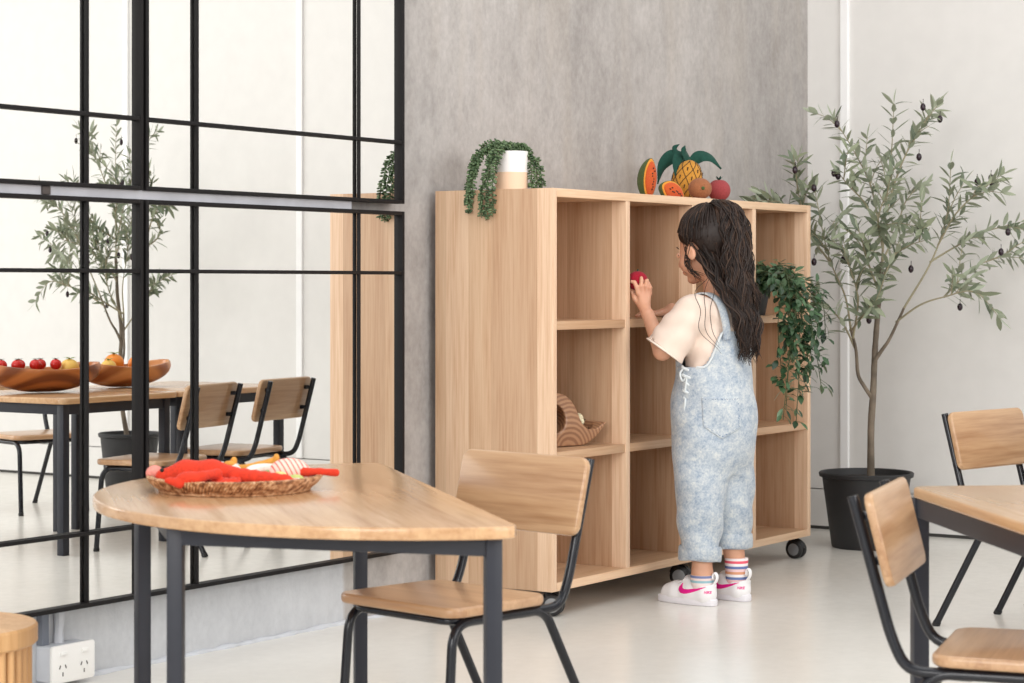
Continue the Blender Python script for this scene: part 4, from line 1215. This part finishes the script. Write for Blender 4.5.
# ---- overalls
def overalls_sdf(h, lo, hi, grow=0.0, legs=True):
    o = SDF(lo, hi, h)
    tz, ta = smooth_fn(None, [(.38, .088), (.43, .118), (.50, .134), (.58, .134), (.66, .126), (.74, .120), (.80, .116), (.84, .110)])
    _, tb = smooth_fn(None, [(.38, .080), (.43, .108), (.50, .122), (.58, .120), (.66, .106), (.74, .098), (.80, .092), (.84, .084)])
    field(o, loft(tz, [0] * len(tz), [.010] * len(tz), [q + grow for q in ta], [q + grow for q in tb]), 0)
    if legs:
        for s_, x1, z0 in ((-1, -.076, .132), (1, .070, .155)):
            lz, lr = smooth_fn(None, [(z0, .054), (.22, .064), (.30, .074), (.38, .079), (.46, .078), (.52, .06)])
            t_ = [(q - z0) / (.52 - z0) for q in lz]
            field(o, loft(lz, [x1 + (s_ * .056 - x1) * q for q in t_], [.0 + .010 * q for q in t_], [q + grow for q in lr], [q + grow for q in lr]), .03)
    def fold(X, Y, Z):
        A = np.arctan2(Y, X + .0001)
        return (+.0040 * np.sin(A * 4 + Z * 22) * np.sin(Z * 17 + X * 12) + .0028 * np.sin(Z * 62 + X * 40 + Y * 25) * np.clip((.42 - Z) * 5, .15, 1))
    o.warp(fold); return o
o = overalls_sdf(.004, (-.17, -.15, .11), (.17, .17, .86))
def bibcut(X, Y, Z):
    t_ = np.clip((.108 - np.abs(X)) / .05, 0, 1); t_ = t_ * t_ * (3 - 2 * t_)
    return Z - (.690 + .105 * t_)
o.cut(bibcut, .004)
# open the top so the shirt comes out of it
field(o, loft([.60, .90], [0, 0], [.008, .008], [.110, .112], [.090, .086]), .002, 'sub')
for x1, z0 in ((-.076, .12), (.070, .14)): o.cone((x1, 0, z0 - .06), (x1, .0, z0 + .03), .046, .046, .002, 'sub')
o.build('overalls', M['denim'], girl)
# turned-up cuffs
for x1, z0, tilt in ((-.076, .130, .06), (.070, .155, -.05)):
    g = G(); prof = [(.050, -.0), (.060, .0), (.0625, .004), (.0635, .022), (.0625, .040), (.059, .044), (.054, .042)]
    g.lathe(prof[::1], n=36)
    vs = []
    for v in g.v:
        a = math.atan2(v[1], v[0]); k = 1 + .035 * math.sin(3 * a + x1 * 50)
        vs.append((v[0] * k, v[1] * k, v[2] + .004 * math.sin(2 * a)))
    g.v = vs
    g.f = [f for f in g.f if len(f) == 4]; g.m = [0] * len(g.f)
    c_ = g.build('cuff', M['denimlight'] if False else M['denim'], girl, 60, M=Matrix.Translation((x1, .0, z0)) @ Matrix.Rotation(tilt, 4, 'Y'))
# pocket and its stitching
PK = [(-.053, .605), (.060, .605), (.062, .515), (.006, .484), (-.049, .520)]
def patch(grow, fn, name, mat, hstep=.0026):
    p = overalls_sdf(hstep, (-.17, -.15, .46), (.12, .06, .63), grow, False)
    p.cut(lambda X, Y, Z: fn(X * .692 - Y * .722, Z), 0)
    p.cut(lambda X, Y, Z: (X * .722 + Y * .692) + .05, 0)
    q = overalls_sdf(hstep, (-.17, -.15, .46), (.12, .06, .63), -.004, False)
    p.f = np.maximum(p.f, -q.f); return p.build(name, mat, girl)
pk = patch(.0034, lambda s, z: pdist(s, z, PK), 'pocket', M['denim'])
st = patch(.0042, lambda s, z: np.maximum(np.abs(pdist(s, z, PK) + .006) - .0016, np.sin(z * 900 + s * 900) * .002 - .0013), 'pocket_stitching', M['denimdark'])
st.parent = pk
# straps, armhole edge, side tie
def ribbon(pts, wv, w_, th, name, mat):
    c = spline(pts, 6); g = G(); vs = []; fs = []
    for i, p in enumerate(c):
        T = (c[min(i + 1, len(c) - 1)] - c[max(i - 1, 0)]).normalized(); s_ = (Vector(wv) - T * T.dot(Vector(wv))).normalized(); n_ = T.cross(s_)
        for a_, b_ in ((-1, -1), (1, -1), (1, 1), (-1, 1)): vs.append(p + s_ * a_ * w_ / 2 + n_ * b_ * th / 2)
    for i in range(len(c) - 1):
        for k in range(4): fs.append((i * 4 + k, i * 4 + (k + 1) % 4, (i + 1) * 4 + (k + 1) % 4, (i + 1) * 4 + k))
    fs += [(3, 2, 1, 0), tuple((len(c) - 1) * 4 + k for k in range(4))]
    g.add(vs, fs); return g.build(name, mat, girl, 50)
for s_ in (-1, 1):
    ribbon([(s_ * .052, -.082, .770), (s_ * .055, -.078, .82), (s_ * .057, -.056, .878), (s_ * .058, -.008, .9035), (s_ * .058, .040, .885), (s_ * .056, .082, .82), (s_ * .052, .098, .770)], (1, 0, 0), .030, .005, 'strap', M['denim'])
    e_ = []
    for x_ in np.linspace(.116, .052, 14):
        t_ = max(0, min(1, (.108 - x_) / .05)); t_ = t_ * t_ * (3 - 2 * t_); z = .690 + .105 * t_
        e_.append((s_ * x_, .010 - .100 * math.sqrt(max(0, 1 - (x_ / .1215) ** 2)), z))
    G().tube(e_, .0032, 8).build('armhole_edge', M['denimlight'], girl)
g = G(); rr = random.Random(6)
for i in range(7):
    z = .686 - .022 * i
    g.tube(spline([(-.120, .030 - .004 * i, z + .006), (-.129 - .002 * (i % 2), .016 + rr.uniform(-.006, .006), z + .002), (-.124, -.004 + rr.uniform(-.006, .006), z - .006)], 5), [.002] + [.0045] * 9 + [.002], 8)
g.tube(spline([(-.126, .016, .69), (-.134, .026, .672), (-.133, .018, .650), (-.130, .006, .66), (-.132, .01, .62)], 6), .0032, 8)
g.tube([(-.133, .008, .60), (-.1345, .010, .56), (-.134, .010, .52)], .003, 8)
g.build('side_tie', M['denimlight'], girl)

# ---- socks and shoes
for x1, y1, zt, mt in ((-.075, -.008, .088, 'sock_left'), (.070, -.020, .125, 'sock_right')):
    G().lathe([(.0300, zt - .0), (.0345, zt), (.0350, zt - .006), (.0335, zt - .03), (.0305, .045), (.027, .04)], (x1, y1, 0), n=28).build('sock', M[mt], girl)
def shoe(x1, y1, rz, out):
    T = Matrix.Translation((x1, y1, 0)) @ Matrix.Rotation(rz, 4, 'Z')
    def base(h, grow=0.0, carve=True):
        s = SDF((-.05, -.075, -.004), (.05, .165, .115), h)
        s.chain([(0, -.020, .030), (0, .03, .033), (.002, .080, .028), (.003, .106, .024)], [.031 + grow, .033 + grow, .034 + grow, .031 + grow], .01)
        s.cone((0, -.018, .04), (0, -.022, .070), .031 + grow, .031 + grow, .01)
        s.cone((0, .012, .045), (0, .034, .066), .028 + grow, .020 + grow, .015)
        if carve:
            s.cone((0, -.012, .060), (0, -.014, .12), .0275, .034, .003, 'sub')
            s.cut(lambda X, Y, Z: Z - (.066 + np.clip((Y - .012) * .6, -.008, .018) + 7 * np.clip(-.02 - Y, 0, .1) ** 2), .003)
        s.cut(lambda X, Y, Z: .010 - Z, 0)
        return s
    up = base(.0028)
    up.build('shoe', M['shoe'], girl).data.transform(T)
    sh_o = bpy.data.objects[[o_.name for o_ in girl.children if o_.name.startswith('shoe')][-1]]
    # sole
    ol = []
    for a in np.linspace(0, 2 * PI, 49)[:-1]:
        y = .046 + .100 * math.sin(a); wv = .034 + .004 * math.sin(a); ol.append((math.copysign(abs(math.cos(a)) ** .62, math.cos(a)) * wv + .0015, y - .001))
    G().outline(ol, .0, .021, .004, 3, T).build('sole', M['sole'], sh_o)
    # side flash on both sides
    SW = [(-.044, .059), (-.02, .0475), (.0, .040), (.018, .0345), (.034, .032), (.046, .0335), (.055, .041), (.055, .051), (.045, .064), (.0435, .055), (.040, .0485), (.033, .0465), (.020, .0465), (-.01, .0515)]
    q = base(.0019, .0016, False); q.cut(lambda X, Y, Z: pdist(Y, Z, SW), 0); q.cut(lambda X, Y, Z: .018 - np.abs(X), 0)
    iq = base(.0019, -.002, False); q.f = np.maximum(q.f, -iq.f)
    so = q.build('side_emblem', M['pink'], sh_o); so.data.transform(T)
    # lettering near the heel
    cu = bpy.data.curves.new('lettering', 'FONT'); cu.body = 'NIKE'; cu.size = .0105; cu.extrude = .0004; cu.align_x = 'CENTER'; cu.shear = .2; cu.offset = .0003
    tmp = bpy.data.objects.new('lettering_curve', cu); COL.objects.link(tmp)
    bpy.context.view_layer.update()
    me = bpy.data.meshes.new_from_object(tmp.evaluated_get(bpy.context.evaluated_depsgraph_get()))
    bpy.data.objects.remove(tmp)
    me.name = 'heel_lettering'
    # wrap around the heel: x of text runs round the heel circle r .033 centred (0,-.020)
    for v in me.vertices:
        a = PI + .80 + v.co.x / .033; r_ = .0322 + v.co.z
        v.co = Vector((r_ * math.cos(a), -.020 + r_ * math.sin(a), .038 + v.co.y))
    me.transform(T); me.materials.clear(); me.materials.append(M['pink'])
    link(bpy.data.objects.new('heel_lettering', me), sh_o)
    lp = [(0, -.048, .062), (0, -.058, .075), (0, -.060, .088), (0, -.054, .096), (0, -.047, .090), (0, -.046, .078)]
    G().tube(spline(lp, 5), .0034, 8, flat=1.8).build('heel_loop', M['shoe'], sh_o, M=T)
    for k in range(3):
        G().box(-.024, .024, -.007, .007, -.0015, .0015, .001).build('closure_strap', M['shoe'], sh_o, M=T @ Matrix.Translation((0, .040 + .017 * k, .072 - .0085 * k)) @ Matrix.Rotation(-.45, 4, 'X')) if k < 2 else None
shoe(-.075, 0, .05, -1); shoe(.070, -.014, -.06, 1)

# ---- hair
hc = SDF((-.11, -.12, .93), (.11, .15, 1.19), .004)
hc.ell(hp(0, -.020, .026), (.083, .098, .087), 0, HR)
IH = HD.inverted(); ih = np.array(IH)
def hl_cut(X, Y, Z):
    x = ih[0][0] * X + ih[0][1] * Y + ih[0][2] * Z + ih[0][3]; y = ih[1][0] * X + ih[1][1] * Y + ih[1][2] * Z + ih[1][3]; z = ih[2][0] * X + ih[2][1] * Y + ih[2][2] * Z + ih[2][3]
    front = y - (.026 + .62 * z - 2.5 * x * x + .012 * np.sin(z * 60))
    ear = .024 - np.sqrt(((y - .006) / 1.0) ** 2 + ((z + .022) / 1.35) ** 2) - 10 * np.clip(.06 - np.abs(x), 0, 1)
    return np.maximum(front, ear)
hc.cut(hl_cut, .004)
cap = hc.build('scalp_hair', M['hair'], girl)
rnd = random.Random(21)
tie = Vector(hp(0, -.040, .100))
g = G()
def strand(pts, r, amp, wl, n=4, ph=None):
    c = spline(pts, 8); L = 0; ph2 = (rnd.uniform(0, 6.28) if ph is None else ph + 1.3); ph = (rnd.uniform(0, 6.28) if ph is None else ph); out = []; m_ = len(c)
    for i, p in enumerate(c):
        if i: L += (c[i] - c[i - 1]).length
        k = min(1, L / .06)
        out.append(p + Vector((math.sin(L / wl * 6.28 + ph), math.cos(L / wl * 6.28 + ph2) * .7, 0)) * amp * k)
    g.tube(out, [r * (.6 + .8 * math.sin(PI * min(1, .15 + .8 * i / m_))) * (1 if i < m_ - 4 else (m_ - i) / 5) + .0002 for i in range(m_)], n)
def toscalp(v, k=1.0):
    u = HD.inverted() @ Vector(v); u = u - Vector((0, -.020, .026)); q = math.sqrt((u.x / .081) ** 2 + (u.y / .095) ** 2 + (u.z / .0845) ** 2); u = u / q * k
    return HD @ (u + Vector((0, -.020, .026)))
# combed back from hairline, temples and sides to the tie
def inside_hair(v):
    u = HD.inverted() @ v; return u.y < .030 + .62 * u.z - 2.5 * u.x * u.x and not (abs(u.x) > .05 and (u.y - .006) ** 2 + ((u.z + .022) / 1.35) ** 2 < .025 ** 2)
for i in range(520):
    a = rnd.uniform(0, 2 * PI); e = rnd.uniform(-.25, 1.1)
    s0 = toscalp(hp(math.cos(a) * math.cos(e), math.sin(a) * math.cos(e), math.sin(e)), 1.0)
    if i < 170:
        a = rnd.uniform(-.1, PI + .1); x = math.cos(a) * .078; zf = .012 + .055 * max(0, math.sin(a)); s0 = toscalp(hp(x, .026 + .62 * zf - 2.5 * x * x, zf), 1.0)
    elif not inside_hair(s0): continue
    k = 1.015 + rnd.uniform(0, .03)
    s1 = toscalp(s0.lerp(tie, .35) + Vector((0, 0, .012)), k); s2 = toscalp(s0.lerp(tie, .7) + Vector((0, 0, .012)), k + .01)
    strand([s0, s1, s2, tie + Vector((rnd.uniform(-.012, .012), rnd.uniform(-.012, .012), rnd.uniform(-.006, .006)))], .0016, .001, .05)
g.build('combed_hair', M['hair'], girl, 180)
def clump(pts, nst, spread, r, amp, wl, taper=.5):
    ph = rnd.uniform(0, 6.28)
    for q in range(nst):
        o = Vector((rnd.gauss(0, 1), rnd.gauss(0, .7), 0)) * spread
        n_ = len(pts)
        pp_ = [p + o * (.25 + .75 * math.sin(PI * min(1, .1 + i / (n_ - 1) * .8))) + Vector((rnd.gauss(0, .0012), rnd.gauss(0, .0012), 0)) for i, p in enumerate(pts)]
        pp_[-1] = pp_[-1] + Vector((0, 0, rnd.uniform(-.02, .03)))
        strand(pp_, r * rnd.uniform(.7, 1.2), amp * rnd.uniform(.8, 1.2), wl, ph=ph + rnd.gauss(0, .35))
g = G()
# high ponytail: lifts off the crown, then pours down the back
for i in range(62):
    a = rnd.uniform(0, 2 * PI); q = math.sqrt(rnd.random()); ox, oy = math.cos(a) * q, math.sin(a) * q
    ze = rnd.uniform(.71, .90) if q > .6 else rnd.uniform(.70, .80)
    zz = rnd.uniform(-.010, .010)
    pts_ = [tie + Vector((ox * .010, oy * .010, -.004)),
            Vector((.0 + ox * .024, -.016 + oy * .018, 1.166 + .012 * (1 - q) + zz * .5)),
            Vector((.0 + ox * .036, -.060 + oy * .024, 1.125 + zz)),
            Vector((.002 + ox * .046, -.074 + oy * .028, 1.04 + zz)),
            Vector((.002 + ox * .047, -.080 + oy * .028, .95 + zz)),
            Vector((.004 + ox * .036, -.094 + oy * .020, .5 * (.93 + ze))),
            Vector((.006 + ox * .028 + rnd.uniform(-.010, .010), -.105 + oy * .014, ze))]
    if ze > .86: pts_ = pts_[:5] + [pts_[-1] + Vector((ox * .02, -.01, 0))]
    clump(pts_, 13, .0048, .0014, rnd.uniform(.005, .0095), rnd.uniform(.09, .15))
g.build('ponytail', M['hair'], girl, 180)
g = G()
# loose lower hair from the sides and nape
for i in range(40):
    a = rnd.uniform(-.08 * PI, 1.08 * PI)
    x = math.cos(a) * .074; y = -.014 - math.sin(a) * .085; z0 = rnd.uniform(-.045, .02)
    s0 = toscalp(hp(x, y, z0), .99); ze = rnd.uniform(.71, .85)
    xb = x * .75
    s1 = toscalp(hp(x * 1.0, y - .008, z0 - .035), 1.05)
    s2 = Vector((xb * .95 + .002, -.066 + rnd.uniform(-.02, .008) + .014 * abs(math.cos(a)), .915)); s3 = Vector((xb * .75 + .010, -.100 + rnd.uniform(-.012, .006), .84)); s4 = Vector((xb * .55 + .016, -.112 + rnd.uniform(-.01, .004), ze))
    clump([s0, s1, s2, s3, s4] if ze < .82 else [s0, s1, s2, s3], 10, .0045, .0014, rnd.uniform(.004, .008), rnd.uniform(.09, .14))
# a few fine wisps in front of the ear and on the shoulder
for i in range(16):
    x = -.070; z0 = rnd.uniform(-.01, .03); s0 = toscalp(hp(x, .006 + rnd.uniform(-.02, .022), z0), 1.0)
    strand([s0, Vector(hp(-.068, .026, -.05)) + Vector((rnd.uniform(-.006, .003), rnd.uniform(-.008, .008), 0)), Vector(hp(-.058, .010, -.085)) + Vector((0, rnd.uniform(-.03, .02), rnd.uniform(-.02, .01)))], .0008, .004, .06)
for i in range(3):
    u = i / 2
    strand([Vector((-.058, -.03, .96)), Vector((-.080 - .045 * u, -.03 - .02 * (1 - u), .920 - .006 * u)), Vector((-.108 - .035 * u, -.050 - .02 * (1 - u), .86)), Vector((-.128 - .02 * u, -.060 - .02 * (1 - u), .80)), Vector((-.105, -.098, .76 - .03 * u))], .0006, .005, .12)
g.build('loose_hair', M['hair'], girl, 180)
# toy held in the left hand
tc_ = Matrix.Translation((GP[0], GP[1], 0)) @ Matrix.Rotation(math.radians(-10), 4, 'Z') @ toyc
t = thing('toy_apple', 'crimson knitted apple held in the girl left hand', 'toy fruit', tc_)
G().ball((0, 0, 0), (toyr, toyr, toyr * .94), 28, 18).build('body', M['fcrimson'], t, 180)
G().tube([(0, 0, toyr * .85), (.002, 0, toyr * 1.12)], .002, 6).build('stalk', M['fteal'], t)
#PART2
# ================================================================== CAMERA / LIGHT
cam = bpy.data.cameras.new('camera'); co = bpy.data.objects.new('camera', cam); COL.objects.link(co)
co.location = (0, 0, H); co.rotation_euler = (PI / 2, 0, -math.atan2(UY, UX))
cam.sensor_width = 36; cam.lens = F / 1024 * 36; cam.shift_y = -(341.5 - HZ) / 1024
cam.clip_start = .05
cam.dof.use_dof = True; cam.dof.focus_distance = 6.3; cam.dof.aperture_fstop = 9
SC.camera = co
w = bpy.data.worlds.new('sky'); SC.world = w; w.use_nodes = True
w.node_tree.nodes['Background'].inputs[0].default_value = (1, .995, .985, 1); w.node_tree.nodes['Background'].inputs[1].default_value = .68
def area(name, loc, target, sx, sy, power, col=(1, 1, 1)):
    l = bpy.data.lights.new(name, 'AREA'); l.shape = 'RECTANGLE'; l.size = sx; l.size_y = sy; l.energy = power; l.color = col
    o = bpy.data.objects.new(name, l); COL.objects.link(o); o.location = loc
    o.rotation_euler = (Vector(target) - Vector(loc)).to_track_quat('-Z', 'Y').to_euler(); return o
area('window_light', (2.5, -5.0, 2.6), (5.5, 2.5,   .8), 5, 3, 250, (1, .985, .96))
area('side_window_light', (-2.5, .8, 2.4), (5, 3.0, .8), 3, 2.6, 185, (1, .98, .95))
area('overhead_area', (4.2, 1.2, 3.6), (4.2, 1.21, 0), 4, 3, 60, (1, 1, 1))  # broad unseen area light added overhead
SC.view_settings.view_transform = 'Standard'; SC.view_settings.look = 'None'; SC.view_settings.exposure = .09
SC.cycles.max_bounces = 8; SC.cycles.glossy_bounces = 5; SC.cycles.use_denoising = True
